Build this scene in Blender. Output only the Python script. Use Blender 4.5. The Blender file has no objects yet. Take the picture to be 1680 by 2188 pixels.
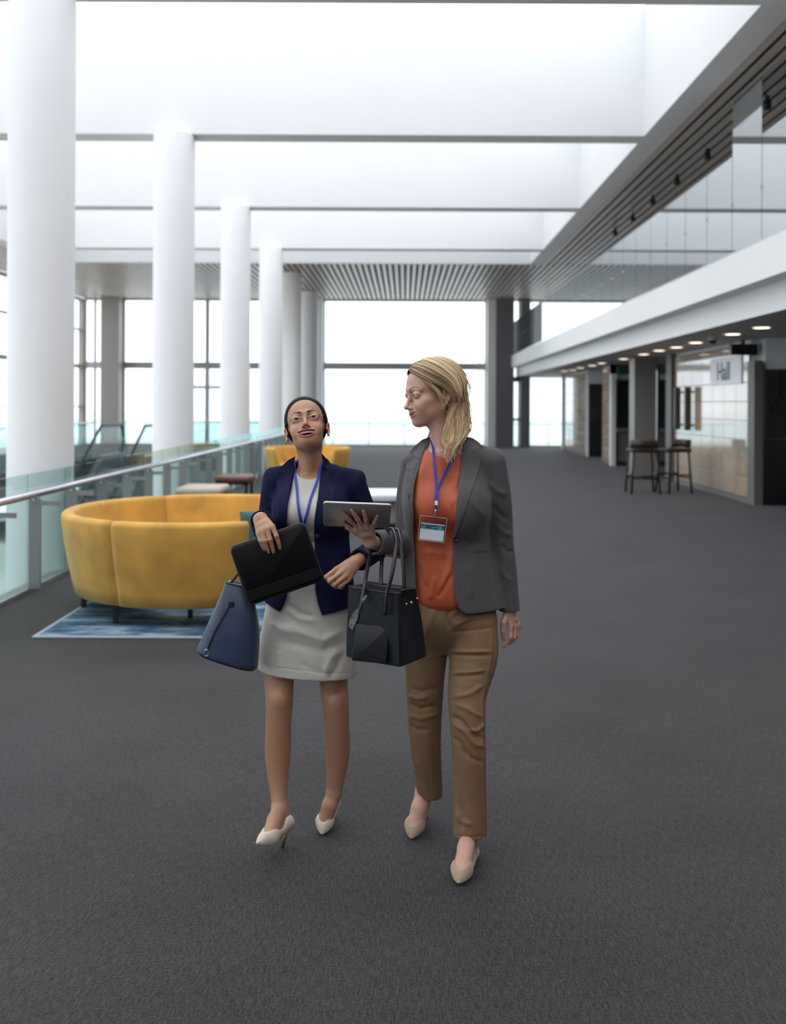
import bpy, bmesh, math, random
import numpy as np
from mathutils import Vector, Matrix, Euler
from mathutils.bvhtree import BVHTree

SC = bpy.context.scene
COL = SC.collection
random.seed(7)
RNG = np.random.default_rng(11)
PI = math.pi

# ------------------------------------------------------------------ camera, sky, exposure
FPX, VX, VY, CAMZ = 2000.0, 865.0, 865.0, 1.6      # focal length (px at 1680 wide), principal point, eye height
ROLL = math.radians(0.25)
cam_d = bpy.data.cameras.new('camera')
cam = bpy.data.objects.new('camera', cam_d)
COL.objects.link(cam)
cam.location = (0, 0, CAMZ)
cam.rotation_euler = (Matrix.Rotation(PI / 2, 3, 'X') @ Matrix.Rotation(ROLL, 3, 'Z')).to_euler()
cam_d.sensor_fit = 'HORIZONTAL'
cam_d.sensor_width = 24.0
cam_d.lens = FPX * 24.0 / 1680.0
cam_d.shift_x = (840 - VX) / 1680.0
cam_d.shift_y = (VY - 1094) / 1680.0
cam_d.clip_end = 800
cam_d.dof.use_dof = True
cam_d.dof.focus_distance = 3.36
cam_d.dof.aperture_fstop = 2.0
SC.camera = cam

world = bpy.data.worlds.new('overcast_sky')
SC.world = world
world.use_nodes = True
wn = world.node_tree.nodes
wl = world.node_tree.links
wn.clear()
wo = wn.new('ShaderNodeOutputWorld')
wb = wn.new('ShaderNodeBackground')
tc = wn.new('ShaderNodeTexCoord')
sx = wn.new('ShaderNodeSeparateXYZ')
cr = wn.new('ShaderNodeValToRGB')
cr.color_ramp.elements[0].position = 0.0
cr.color_ramp.elements[0].color = (0.86, 0.93, 1.0, 1)
cr.color_ramp.elements[1].position = 0.6
cr.color_ramp.elements[1].color = (0.93, 0.965, 1.0, 1)
wl.new(tc.outputs['Generated'], sx.inputs[0])
wl.new(sx.outputs['Z'], cr.inputs[0])
wl.new(cr.outputs[0], wb.inputs[0])
wb.inputs[1].default_value = 2.6
wl.new(wb.outputs[0], wo.inputs[0])

SC.view_settings.view_transform = 'Standard'
SC.view_settings.look = 'None'
SC.view_settings.gamma = 1.0
SC.view_settings.use_curve_mapping = False
SC.view_settings.exposure = 0.0


def P(px, py, d):
    """world point at depth d (metres along the hall) seen at photo pixel (px, py)"""
    a, b = px - VX, py - VY
    c, s = math.cos(ROLL), math.sin(ROLL)
    u, v = a * c + b * s, -a * s + b * c
    return np.array([u / FPX * d, d, CAMZ - v / FPX * d])


def PZ(px, py, z=0.0):
    """world point at height z seen at photo pixel (px, py)"""
    q = P(px, py, 1.0)
    t = (z - CAMZ) / (q[2] - CAMZ)
    return np.array([q[0] * t, t, z])


# ------------------------------------------------------------------ materials
def srgb(r, g, b):
    f = lambda c: (c / 255 / 12.92) if c / 255 <= 0.04045 else ((c / 255 + 0.055) / 1.055) ** 2.4
    return (f(r), f(g), f(b), 1.0)


MATS = {}


def mat(name, col, rough=0.6, metal=0.0, spec=0.5, var=0.0, vscale=20.0, bump=0.0, bscale=200.0, sheen=0.0,
        coat=0.0, attr=None, objvar=0.0, stretch=None):
    if name in MATS:
        return MATS[name]
    m = bpy.data.materials.new(name)
    m.use_nodes = True
    n, l = m.node_tree.nodes, m.node_tree.links
    b = n['Principled BSDF']
    if len(col) == 3:
        col = (*col, 1)
    b.inputs['Base Color'].default_value = col
    b.inputs['Roughness'].default_value = rough
    b.inputs['Metallic'].default_value = metal
    b.inputs['Specular IOR Level'].default_value = spec
    b.inputs['Sheen Weight'].default_value = sheen
    b.inputs['Coat Weight'].default_value = coat
    t = n.new('ShaderNodeTexCoord')
    vec = t.outputs['Object']
    if stretch:
        mp = n.new('ShaderNodeMapping')
        mp.inputs['Scale'].default_value = stretch
        l.new(vec, mp.inputs[0])
        vec = mp.outputs[0]
    src = None
    if attr:
        a = n.new('ShaderNodeAttribute')
        a.attribute_name = attr
        src = a.outputs['Color']
    if var > 0 or objvar > 0:
        mx = n.new('ShaderNodeMix')
        mx.data_type = 'RGBA'
        mx.blend_type = 'MULTIPLY'
        mx.inputs[0].default_value = 1.0
        if src:
            l.new(src, mx.inputs[6])
        else:
            mx.inputs[6].default_value = col
        rr = n.new('ShaderNodeMapRange')
        if var > 0:
            nz = n.new('ShaderNodeTexNoise')
            nz.inputs['Scale'].default_value = vscale
            nz.inputs['Detail'].default_value = 5
            l.new(vec, nz.inputs[0])
            l.new(nz.outputs[0], rr.inputs[0])
            rr.inputs[1].default_value, rr.inputs[2].default_value = 0.3, 0.7
            rr.inputs[3].default_value, rr.inputs[4].default_value = 1 - var, 1 + var
        else:
            oi = n.new('ShaderNodeObjectInfo')
            l.new(oi.outputs['Random'], rr.inputs[0])
            rr.inputs[3].default_value, rr.inputs[4].default_value = 1 - objvar, 1 + objvar
        l.new(rr.outputs[0], mx.inputs[7])
        src = mx.outputs[2]
    if src:
        l.new(src, b.inputs['Base Color'])
    if bump > 0:
        nb = n.new('ShaderNodeTexNoise')
        nb.inputs['Scale'].default_value = bscale
        nb.inputs['Detail'].default_value = 3
        l.new(vec, nb.inputs[0])
        bp = n.new('ShaderNodeBump')
        bp.inputs['Strength'].default_value = bump
        bp.inputs['Distance'].default_value = 0.01
        l.new(nb.outputs[0], bp.inputs['Height'])
        l.new(bp.outputs[0], b.inputs['Normal'])
    MATS[name] = m
    return m


def glass_mat(name, tint, base=0.04, top=0.9, gloss_tint=(1, 1, 1, 1), rough=0.0):
    """thin pane: transparent with a fresnel-like share of mirror reflection"""
    m = bpy.data.materials.new(name)
    m.use_nodes = True
    n, l = m.node_tree.nodes, m.node_tree.links
    n.clear()
    o = n.new('ShaderNodeOutputMaterial')
    mx = n.new('ShaderNodeMixShader')
    tr = n.new('ShaderNodeBsdfTransparent')
    tr.inputs[0].default_value = tint
    gl = n.new('ShaderNodeBsdfGlossy')
    gl.inputs[0].default_value = gloss_tint
    gl.inputs['Roughness'].default_value = rough
    lw = n.new('ShaderNodeLayerWeight')
    lw.inputs[0].default_value = 0.25
    mr = n.new('ShaderNodeMapRange')
    mr.inputs[3].default_value, mr.inputs[4].default_value = base, top
    l.new(lw.outputs['Facing'], mr.inputs[0])
    pw = n.new('ShaderNodeMath')
    pw.operation = 'POWER'
    pw.inputs[1].default_value = 3.0
    l.new(lw.outputs['Facing'], pw.inputs[0])
    l.new(pw.outputs[0], mr.inputs[0])
    l.new(mr.outputs[0], mx.inputs[0])
    l.new(tr.outputs[0], mx.inputs[1])
    l.new(gl.outputs[0], mx.inputs[2])
    l.new(mx.outputs[0], o.inputs[0])
    MATS[name] = m
    return m


def emit_mat(name, col, st):
    m = bpy.data.materials.new(name)
    m.use_nodes = True
    n, l = m.node_tree.nodes, m.node_tree.links
    n.clear()
    o = n.new('ShaderNodeOutputMaterial')
    e = n.new('ShaderNodeEmission')
    e.inputs[0].default_value = col
    e.inputs[1].default_value = st
    l.new(e.outputs[0], o.inputs[0])
    MATS[name] = m
    return m


# ------------------------------------------------------------------ mesh building
class MB:
    def __init__(s):
        s.v, s.f, s.m = [], [], []
        s.n = 0

    def add(s, verts, faces, mi=0):
        s.v.extend([tuple(map(float, q)) for q in verts])
        s.f.extend([tuple(int(i) + s.n for i in f) for f in faces])
        s.m.extend([mi] * len(faces))
        s.n += len(verts)
        return s

    def box(s, lo, hi, mi=0):
        x0, y0, z0 = lo
        x1, y1, z1 = hi
        v = [(x0, y0, z0), (x1, y0, z0), (x1, y1, z0), (x0, y1, z0), (x0, y0, z1), (x1, y0, z1), (x1, y1, z1), (x0, y1, z1)]
        f = [(0, 3, 2, 1), (4, 5, 6, 7), (0, 1, 5, 4), (1, 2, 6, 5), (2, 3, 7, 6), (3, 0, 4, 7)]
        return s.add(v, f, mi)

    def rbox(s, lo, hi, r, seg=3, mi=0):
        bm = bmesh.new()
        bmesh.ops.create_cube(bm, size=1)
        for v in bm.verts:
            for k in range(3):
                v.co[k] = lo[k] if v.co[k] < 0 else hi[k]
        bmesh.ops.bevel(bm, geom=list(bm.edges), offset=r, segments=seg, affect='EDGES', profile=0.5)
        s.bm(bm, mi)
        return s

    def bm(s, bm, mi=0):
        bm.verts.index_update()
        s.add([v.co for v in bm.verts], [[v.index for v in f.verts] for f in bm.faces], mi)
        bm.free()

    def loft(s, rings, cap=True, closed=True, mi=0, wrap=False):
        """rings: list of equally long point lists"""
        n = len(rings[0])
        v = [p for r in rings for p in r]
        f = []
        R = len(rings)
        for i in range(R if wrap else R - 1):
            a, b = i * n, ((i + 1) % R) * n
            for j in range(n if closed else n - 1):
                k = (j + 1) % n
                f.append((a + j, a + k, b + k, b + j))
        if cap and not wrap:
            f.append(tuple(range(n - 1, -1, -1)))
            f.append(tuple((R - 1) * n + j for j in range(n)))
        return s.add(v, f, mi)

    def tube(s, pts, rad, seg=10, flat=1.0, up=(0, 0, 1), mi=0, closed=False):
        """round (or flattened: flat < 1 squeezes along the up side) tube along pts"""
        pts = [np.array(p, float) for p in pts]
        n = len(pts)
        rad = [rad] * n if np.isscalar(rad) else rad
        rings = []
        u0 = np.array(up, float)
        for i, p in enumerate(pts):
            if closed:
                t = pts[(i + 1) % n] - pts[i - 1]
            else:
                t = pts[min(i + 1, n - 1)] - pts[max(i - 1, 0)]
            t = t / (np.linalg.norm(t) + 1e-12)
            a = np.cross(t, u0)
            if np.linalg.norm(a) < 1e-3:
                a = np.cross(t, np.array([0.31, 0.9, 0.2]))
            a /= np.linalg.norm(a)
            b = np.cross(a, t)
            rings.append([p + rad[i] * (math.cos(w) * a + flat * math.sin(w) * b) for w in np.linspace(0, 2 * PI, seg, endpoint=False)])
        return s.loft(rings, mi=mi, wrap=closed)

    def cyl(s, c, r, z0, z1, seg=24, r2=None, mi=0):
        r2 = r if r2 is None else r2
        a = np.linspace(0, 2 * PI, seg, endpoint=False)
        return s.loft([[(c[0] + q * math.cos(t), c[1] + q * math.sin(t), z) for t in a] for q, z in ((r, z0), (r2, z1))], mi=mi)

    def mesh(s, name):
        me = bpy.data.meshes.new(name)
        me.from_pydata(s.v, [], s.f)
        if s.m and max(s.m) > 0:
            me.polygons.foreach_set('material_index', s.m)
        me.update()
        return me

    def build(s, name, m=None, parent=None, smooth=False, loc=None):
        me = s.mesh(name)
        return link(name, me, m, parent, smooth, loc)


def world_of(o):
    w = o.matrix_parent_inverse @ o.matrix_basis
    return world_of(o.parent) @ w if o.parent is not None else o.matrix_basis.copy()


def link(name, me, m=None, parent=None, smooth=False, loc=None):
    o = bpy.data.objects.new(name, me)
    COL.objects.link(o)
    for k in (m if isinstance(m, (list, tuple)) else [m] if m else []):
        me.materials.append(k)
    if smooth:
        me.polygons.foreach_set('use_smooth', [True] * len(me.polygons))
    if parent is not None:
        o.parent = parent
        o.matrix_parent_inverse = world_of(parent).inverted()
    if loc is not None:
        o.location = loc
    return o


def auto_smooth(o, ang=40):
    me = o.data
    me.polygons.foreach_set('use_smooth', [True] * len(me.polygons))
    bm = bmesh.new()
    bm.from_mesh(me)
    lim = math.radians(ang)
    for e in bm.edges:
        if len(e.link_faces) == 2 and e.calc_face_angle(0) > lim:
            e.smooth = False
    bm.to_mesh(me)
    bm.free()
    return o


def thing(name, label, cat, loc=(0, 0, 0), group=None, rz=0.0):
    o = bpy.data.objects.new(name, None)
    COL.objects.link(o)
    o.location = loc
    o.rotation_euler = (0, 0, rz)
    o.empty_display_size = 0.1
    tag(o, label, cat, group)
    return o


def tag(o, label=None, cat=None, group=None, kind=None):
    for k, v in (('label', label), ('category', cat), ('group', group), ('kind', kind)):
        if v:
            o[k] = v
    return o


def struct(o, label=None):
    o['kind'] = 'structure'
    if label:
        o['label'] = label
    return o


def copy_tree(o, parent=None, loc=None, rz=None):
    c = o.copy()
    COL.objects.link(c)
    if parent is not None:
        inv = o.matrix_parent_inverse.copy()
        c.parent = parent
        c.matrix_parent_inverse = inv
    if loc is not None:
        c.location = loc
    if rz is not None:
        c.rotation_euler = (0, 0, rz)
    for ch in [q for q in o.children]:
        copy_tree(ch, c)
    return c


def catmull(pts, n):
    """n samples of a Catmull-Rom curve through pts (any dimension)"""
    p = np.array(pts, float)
    if len(p) == 2:
        t = np.linspace(0, 1, n)[:, None]
        return p[0] * (1 - t) + p[1] * t
    q = np.vstack([2 * p[0] - p[1], p, 2 * p[-1] - p[-2]])
    out = []
    for t in np.linspace(0, len(p) - 1, n):
        i = min(int(t), len(p) - 2)
        u = t - i
        a, b, c, d = q[i], q[i + 1], q[i + 2], q[i + 3]
        out.append(0.5 * ((2 * b) + (-a + c) * u + (2 * a - 5 * b + 4 * c - d) * u * u + (-a + 3 * b - 3 * c + d) * u ** 3))
    return np.array(out)


# ------------------------------------------------------------------ setting
WHITE = mat('white_paint', (0.84, 0.84, 0.85), 0.55, var=0.015, vscale=1.5)
COLW = mat('white_column_paint', (0.87, 0.87, 0.89), 0.5, var=0.015, vscale=2)
FIN = mat('white_fin_paint', (0.74, 0.745, 0.755), 0.55, var=0.012, vscale=1.5)
GREYB = mat('grey_beam_paint', (0.92, 0.89, 0.86), 0.5)
SLAT = mat('grey_metal_slat', (0.74, 0.66, 0.60), 0.38, metal=0.1, objvar=0.05)
DARKV = mat('dark_ceiling_void', (0.02, 0.02, 0.02), 0.9)
MULL = mat('grey_mullion', (0.46, 0.45, 0.44), 0.5)
MULLB = mat('warm_grey_mullion', (0.36, 0.34, 0.31), 0.5)
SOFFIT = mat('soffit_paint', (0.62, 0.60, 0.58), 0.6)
DARKM = mat('dark_grey_column', (0.17, 0.17, 0.175), 0.5)
CHROME = mat('brushed_steel', (0.62, 0.62, 0.66), 0.28, metal=0.9)
STEEL = mat('satin_grey_steel', (0.34, 0.34, 0.34), 0.4, metal=0.5)
PANE = glass_mat('window_glass', (0.97, 0.99, 0.99, 1), 0.03, 0.5)
RAILGLASS = glass_mat('green_tinted_glass', (0.80, 0.90, 0.885, 1), 0.05, 0.6)
BALGLASS = glass_mat('reflective_glass', (0.42, 0.45, 0.46, 1), 0.62, 0.9, gloss_tint=(0.93, 0.96, 0.98, 1))
DOORGLASS = glass_mat('dark_door_glass', (0.25, 0.28, 0.29, 1), 0.12, 0.8)
CYANGLASS = glass_mat('cyan_glass', (0.89, 0.965, 0.98, 1), 0.05, 0.4)


def carpet_mat():
    m = bpy.data.materials.new('grey_woven_carpet')
    m.use_nodes = True
    n, l = m.node_tree.nodes, m.node_tree.links
    b = n['Principled BSDF']
    t = n.new('ShaderNodeTexCoord')

    def noise(sc, det, stretch=(1, 1, 1)):
        mp = n.new('ShaderNodeMapping')
        mp.inputs['Scale'].default_value = stretch
        l.new(t.outputs['Object'], mp.inputs[0])
        z = n.new('ShaderNodeTexNoise')
        z.inputs['Scale'].default_value = sc
        z.inputs['Detail'].default_value = det
        l.new(mp.outputs[0], z.inputs[0])
        return z.outputs[0]
    big = noise(1.4, 3)
    rib = noise(30, 2, (9, 0.7, 1))
    fine = noise(130, 3)
    cross = noise(30, 2, (0.9, 8, 1))

    def math_(op, a, bb):
        q = n.new('ShaderNodeMath')
        q.operation = op
        for i, x in enumerate((a, bb)):
            if isinstance(x, (int, float)):
                q.inputs[i].default_value = x
            else:
                l.new(x, q.inputs[i])
        return q.outputs[0]
    s1 = math_('ADD', math_('MULTIPLY', rib, 0.75), math_('MULTIPLY', fine, 0.75))
    s1 = math_('ADD', s1, math_('MULTIPLY', cross, 0.2))
    s2 = math_('ADD', s1, math_('MULTIPLY', big, 0.25))
    cr = n.new('ShaderNodeValToRGB')
    cr.color_ramp.elements[0].position = 0.62
    cr.color_ramp.elements[0].color = (0.0135, 0.012, 0.0125, 1)
    cr.color_ramp.elements[1].position = 1.32
    cr.color_ramp.elements[1].color = (0.060, 0.0555, 0.0575, 1)
    mr = n.new('ShaderNodeMapRange')
    mr.inputs[1].default_value, mr.inputs[2].default_value = 0.55, 1.4
    l.new(s2, mr.inputs[0])
    cr.color_ramp.elements[0].position, cr.color_ramp.elements[1].position = 0.32, 0.74
    l.new(mr.outputs[0], cr.inputs[0])
    l.new(cr.outputs[0], b.inputs['Base Color'])
    b.inputs['Roughness'].default_value = 0.75
    b.inputs['Specular IOR Level'].default_value = 0.22
    b.inputs['Sheen Weight'].default_value = 0.16
    b.inputs['Sheen Roughness'].default_value = 0.4
    b.inputs['Sheen Tint'].default_value = (0.95, 0.95, 1.0, 1)
    bp = n.new('ShaderNodeBump')
    bp.inputs['Strength'].default_value = 0.8
    bp.inputs['Distance'].default_value = 0.004
    l.new(s1, bp.inputs['Height'])
    l.new(bp.outputs[0], b.inputs['Normal'])
    return m


CARPET = carpet_mat()
Y0, Y1 = -14.0, 36.2            # hall from behind the camera to the far glass wall
ZC = 5.65                       # slat ceiling / beam underside
XG = -12.4                      # glazed left wall
struct(MB().box((-3.3, Y0, -0.45), (14, Y1 + .1, 0)).build('floor', CARPET))
struct(MB().box((XG, 29.5, -0.45), (-3.3, Y1 + .1, 0)).build('floor', CARPET))
struct(MB().box((XG, Y0, -0.45), (-9.0, 29.5, 0)).build('floor', CARPET))
LOWF = mat('lower_floor_stone', (0.60, 0.58, 0.56), 0.4, var=0.05, vscale=2)
struct(MB().box((XG, Y0, -4.9), (2, Y1, -4.6)).build('floor', LOWF))
struct(MB().box((2, Y0, -4.9), (2.2, Y1, -0.45)).build('wall_lower', WHITE))
# roof beams and light wells
for yb in (-10.9, -5.9, -0.9, 4.05, 9.05, 14.05, 19.2, 24.3):
    b = MB().box((-10.0, yb, ZC), (3.58, yb + .40, ZC + 1.95)).build('beam', [FIN, GREYB])
    b.data.polygons[0].material_index = 1
    struct(b)
b = MB().box((3.58, -10.5, ZC), (3.97, 26.8, ZC + 1.95)).build('beam', [FIN, GREYB])
b.data.polygons[0].material_index = 1
struct(b)
b = MB().box((-10.4, -10.5, ZC), (-10.0, 26.8, ZC + 1.95)).build('beam', [FIN, GREYB])
b.data.polygons[0].material_index = 1
struct(b)
b = MB().box((-10.4, 26.8, ZC), (3.97, 27.0, ZC + 1.95)).build('beam', [FIN, GREYB])
b.data.polygons[0].material_index = 1
struct(b)
# slat ceilings: dark deck with one object per slat
def slat_ceiling(x0, x1, y0, y1, step=0.18):
    deck = struct(MB().box((x0, y0, ZC + .16), (x1, y1, ZC + .3)).build('ceiling', DARKV))
    me = MB().box((-.05, y0, 0), (.05, y1, .045)).mesh('slat')
    me.materials.append(SLAT)
    x = x0 + .07
    while x < x1 - .05:
        o = bpy.data.objects.new('slat', me)
        COL.objects.link(o)
        o.location = (x, 0, ZC + .01)
        o.parent = deck
        x += step
    return deck
slat_ceiling(3.97, 9.2, -10.9, 26.8)
slat_ceiling(XG, 9.2, Y0, -10.9)
slat_ceiling(XG, 9.2, 27.0, Y1)
slat_ceiling(XG, -10.4, -10.9, 26.8)
# round columns
for xc, yc, m in ((-3.5, -0.6, COLW), (-3.5, 4.25, COLW), (-3.5, 9.0, COLW), (-3.5, 14.15, COLW), (-3.5, 19.3, COLW), (-3.5, 24.4, COLW),
                  (-3.5, 28.9, GREYB), (-3.42, 33.7, COLW)):
    o = MB().cyl((xc, yc), 0.305, -4.6, ZC, 40).build('column', m)
    struct(auto_smooth(o))
# far glass wall
def window(n, x0, x1, z0, z1, y, transoms, mulls=(), fr=.07, axis='x', m=MULL, th=.12):
    fb = MB()
    def bx(a0, a1, c0, c1):
        if axis == 'x':
            fb.box((a0, y, c0), (a1, y + th, c1))
        else:
            fb.box((y, a0, c0), (y + th, a1, c1))
    bx(x0, x1, z0, z0 + fr); bx(x0, x1, z1 - fr, z1)
    bx(x0, x0 + fr, z0 + fr, z1 - fr); bx(x1 - fr, x1, z0 + fr, z1 - fr)
    for a, bq in transoms:
        bx(x0 + fr, x1 - fr, a, bq)
    o = fb.build('window_%d' % n, m)
    struct(o)
    for a, w in mulls:
        mb = MB()
        if axis == 'x':
            mb.box((a - w / 2, y - .02, z0 + fr), (a + w / 2, y + th + .02, z1 - fr))
        else:
            mb.box((y - .02, a - w / 2, z0 + fr), (y + th + .02, a + w / 2, z1 - fr))
        mb.build('mullion', m, o)
    g = MB()
    if axis == 'x':
        g.add([(x0 + fr, y + th / 2, z0 + fr), (x1 - fr, y + th / 2, z0 + fr), (x1 - fr, y + th / 2, z1 - fr), (x0 + fr, y + th / 2, z1 - fr)], [(0, 1, 2, 3)])
    else:
        g.add([(y + th / 2, x0 + fr, z0 + fr), (y + th / 2, x1 - fr, z0 + fr), (y + th / 2, x1 - fr, z1 - fr), (y + th / 2, x0 + fr, z1 - fr)], [(0, 1, 2, 3)])
    g.build('pane', PANE, o)
    return o
window(1, -3.15, 3.15, 0.0, ZC, Y1, [(2.96, 3.22)], [], fr=.06)
window(2, -10.9, -3.5, 0.0, ZC, Y1, [(2.96, 3.22)], [(-7.65, .14)], fr=.06)
window(3, 4.16, 4.42, 0.0, ZC, Y1, [(1.0, 1.1), (2.5, 2.7)], [], fr=.03)
window(4, 4.78, 9.2, 3.5, ZC, Y1, [], [(5.5, .08)], fr=.06)
window(5, 4.78, 6.35, 0.0, 2.72, Y1, [], [], fr=.05)
window(6, XG, -11.6, 0.0, ZC, Y1, [(2.96, 3.22)], [(-12.0, .08)], fr=.06)
for x0, x1, m in ((-3.5, -3.15, COLW), (3.15, 3.46, GREYB), (3.46, 4.16, DARKM), (4.42, 4.78, DARKM), (-11.6, -10.9, MULLB)):
    struct(MB().box((x0, Y1 - .55, 0), (x1, Y1 + .1, ZC)).build('column', m))
struct(MB().box((6.35, Y1, 0), (14, Y1 + .2, 3.5)).build('wall_far', WHITE))
struct(MB().box((XG, Y1, ZC), (14, Y1 + .2, ZC + 2)).build('wall_far', WHITE))
struct(MB().box((XG, Y1, -4.6), (2.2, Y1 + .2, -.45)).build('wall_far', WHITE))
# door frame in window 2
struct(MB().box((-8.35, Y1 - .04, 2.2), (-7.0, Y1 + .16, 2.3)).box((-8.35, Y1 - .04, 0), (-8.27, Y1 + .16, 2.2)).box((-7.08, Y1 - .04, 0), (-7.0, Y1 + .16, 2.2)).build('trim_1', MULL))
# left glass wall
ys = [Y0 + 2.6 * k for k in range(20)]
struct(MB().box((XG - .2, Y0, -4.6), (XG, -9.0, ZC)).build('wall_left_light_block', SOFFIT))  # unseen solid stretch added instead of glazing, to cut light from behind the camera
window(7, -9.0, Y1, -4.6, ZC, XG - .2, [(-.5, .02), (2.96, 3.1), (1.45, 1.51), (4.4, 4.46)], [(y, .3) for y in ys[1:-1] if y > -8.5], fr=.1, axis='y', m=MULLB, th=.2)
# wall behind the camera and the end above the balcony
struct(MB().box((XG, Y0 - .2, -4.6), (14, Y0, ZC + 2)).build('wall_back', SOFFIT))
# balcony
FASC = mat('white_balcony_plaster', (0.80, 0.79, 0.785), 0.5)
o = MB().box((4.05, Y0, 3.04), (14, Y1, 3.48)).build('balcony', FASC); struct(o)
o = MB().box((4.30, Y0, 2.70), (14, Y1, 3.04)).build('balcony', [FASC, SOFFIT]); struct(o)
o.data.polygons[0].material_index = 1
struct(MB().box((9.2, Y0, 3.48), (9.4, Y1, ZC + .3)).build('wall_upper', WHITE))
bal = thing('balcony_balustrade', 'frameless glass balustrade along the white balcony edge', 'balustrade', (4.2, 0, 3.48))
struct(MB().box((4.12, Y0, 3.48), (4.26, Y1, 3.54)).build('trim_2', CHROME))
for k in range(-13, 36):
    top = 5.50 if k == 11 else 4.80
    MB().box((4.188, k + .008, 3.54), (4.202, k + .992, top)).build('glass_panel', BALGLASS, bal)
    if k > 3:
        MB().cyl((4.195, k), .022, 4.16, 4.2, 10).build('clamp', STEEL, bal)
# ------------------------------------------------------------------ right side under the balcony
BLACK = mat('black_gloss_panel', (0.008, 0.008, 0.009), 0.25)
SIGNP = mat('charcoal_sign_plate', (0.022, 0.020, 0.022), 0.4)
SIGNT = mat('black_sign_print', (0.006, 0.006, 0.007), 0.5)
POSTG = mat('taupe_post', (0.16, 0.15, 0.14), 0.5)
DOORD = mat('dark_door_frame', (0.03, 0.03, 0.032), 0.4)
TILE = mat('beige_stone_tile', (0.47, 0.35, 0.25), 0.10, spec=0.9, coat=.6, var=0.12, vscale=3.0, objvar=0.0)
TILEB = mat('grey_stone_tile', (0.42, 0.37, 0.32), 0.10, spec=0.9, coat=.6, var=0.1, vscale=3.0)
TILEC = mat('pale_stone_tile', (0.52, 0.41, 0.31), 0.10, spec=0.9, coat=.6, var=0.1, vscale=3.0)
XW = 5.70


def tile_block(y0, y1, depth=7.0, front=True):
    """a wall block beside a hall entrance, clad in large stone tiles on its hall side"""
    w = struct(MB().box((XW + .02, y0, 0), (XW + depth, y1, 2.70)).build('wall_right', [WHITE, DARKM]))
    ny = max(1, round((y1 - y0) / .62))
    sy = (y1 - y0) / ny
    me = [MB().rbox((-.018, .004, .004), (0.02, sy - .004, .316), .004, 1).mesh('tile') for _ in range(3)]
    for m_, k in zip(me, (TILE, TILEB, TILEC)):
        m_.materials.append(k)
    for i in range(ny):
        for j in range(8):
            o = bpy.data.objects.new('tile', me[random.choice((0, 0, 0, 1, 2, 2))])
            COL.objects.link(o)
            o.parent = w
            o.location = (XW, y0 + i * sy, .08 + j * .32)
    struct(MB().box((XW - .03, y0, 0), (XW + .02, y1, .075)).build('baseboard_right', POSTG))
    return w


tile_block(15.45, 19.7)
tile_block(25.1, 26.9)
tile_block(29.5, 33.4)
# near sign wall: faces the hall's length, carries the hall sign
struct(MB().box((5.86, 15.2, 0), (14, 15.45, 2.70)).build('wall_right', WHITE))
struct(MB().box((5.66, 15.15, 0), (5.80, 15.45, 2.34)).build('trim_3', POSTG))
o = MB().rbox((5.80, 15.12, 0.0), (9.5, 15.2, 1.06), .004, 1).build('black_wall_panel', BLACK)
tag(o, 'glossy black lower wall panel under the hall direction sign', 'panel')


def text_mesh(name, body, size, m, parent, origin, xdir, zdir, ext=.002, bold=False, align='LEFT'):
    cu = bpy.data.curves.new(name, 'FONT')
    cu.body = body
    cu.size = size
    cu.extrude = ext
    cu.align_x = align
    if bold:
        cu.offset = size * .018
    o = bpy.data.objects.new('tmp_text', cu)
    COL.objects.link(o)
    dg = bpy.context.evaluated_depsgraph_get()
    me = bpy.data.meshes.new_from_object(o.evaluated_get(dg))
    bpy.data.objects.remove(o)
    X = Vector(xdir).normalized()
    Z = Vector(zdir).normalized()
    N = X.cross(Z)
    M = Matrix((X, Z, N)).transposed().to_4x4()
    M.translation = Vector(origin)
    me.transform(M)
    me.materials.clear()
    return link(name, me, m, parent)


sg = thing('hall_sign', 'charcoal direction sign with restroom pictograms reading Hall 9 and an arrow', 'sign', (6.6, 15.12, 1.06))
MB().rbox((5.80, 15.10, 1.075), (9.5, 15.2, 2.20), .004, 1).build('sign_plate', SIGNP, sg)
text_mesh('lettering', 'Hall', .235, SIGNT, sg, (5.88, 15.094, 1.46), (1, 0, 0), (0, 0, 1), bold=True)
text_mesh('lettering', '9', .235, SIGNT, sg, (5.88, 15.094, 1.13), (1, 0, 0), (0, 0, 1), bold=True)
MB().box((6.06, 15.09, 1.20), (6.24, 15.098, 1.235)).add(
    [(6.18, 15.09, 1.30), (6.29, 15.09, 1.2175), (6.18, 15.09, 1.135), (6.18, 15.098, 1.30), (6.29, 15.098, 1.2175), (6.18, 15.098, 1.135)],
    [(0, 2, 1), (3, 4, 5), (0, 1, 4, 3), (1, 2, 5, 4), (2, 0, 3, 5)]).build('arrow', SIGNT, sg)


def pictogram(x, skirt):
    m = MB().cyl((x, 0), .033, 0, .006, 14)
    m.v = [(a, 15.092 + c, 2.10 + b) for a, b, c in [(v[0], v[1], v[2]) for v in m.v]]
    if skirt:
        pts = [(-.02, 2.06), (.02, 2.06), (.075, 1.90), (.03, 1.90), (.03, 1.78), (-.03, 1.78), (-.03, 1.90), (-.075, 1.90)]
    else:
        pts = [(-.045, 2.06), (.045, 2.06), (.045, 1.92), (.03, 1.92), (.03, 1.78), (-.03, 1.78), (-.03, 1.92), (-.045, 1.92)]
    n = len(pts)
    m.add([(x + a, 15.092, b) for a, b in pts] + [(x + a, 15.099, b) for a, b in pts],
          [tuple(range(n))] + [(i, i + n, (i + 1) % n + n, (i + 1) % n) for i in range(n)])
    return m.build('pictogram', SIGNT, sg)


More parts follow.
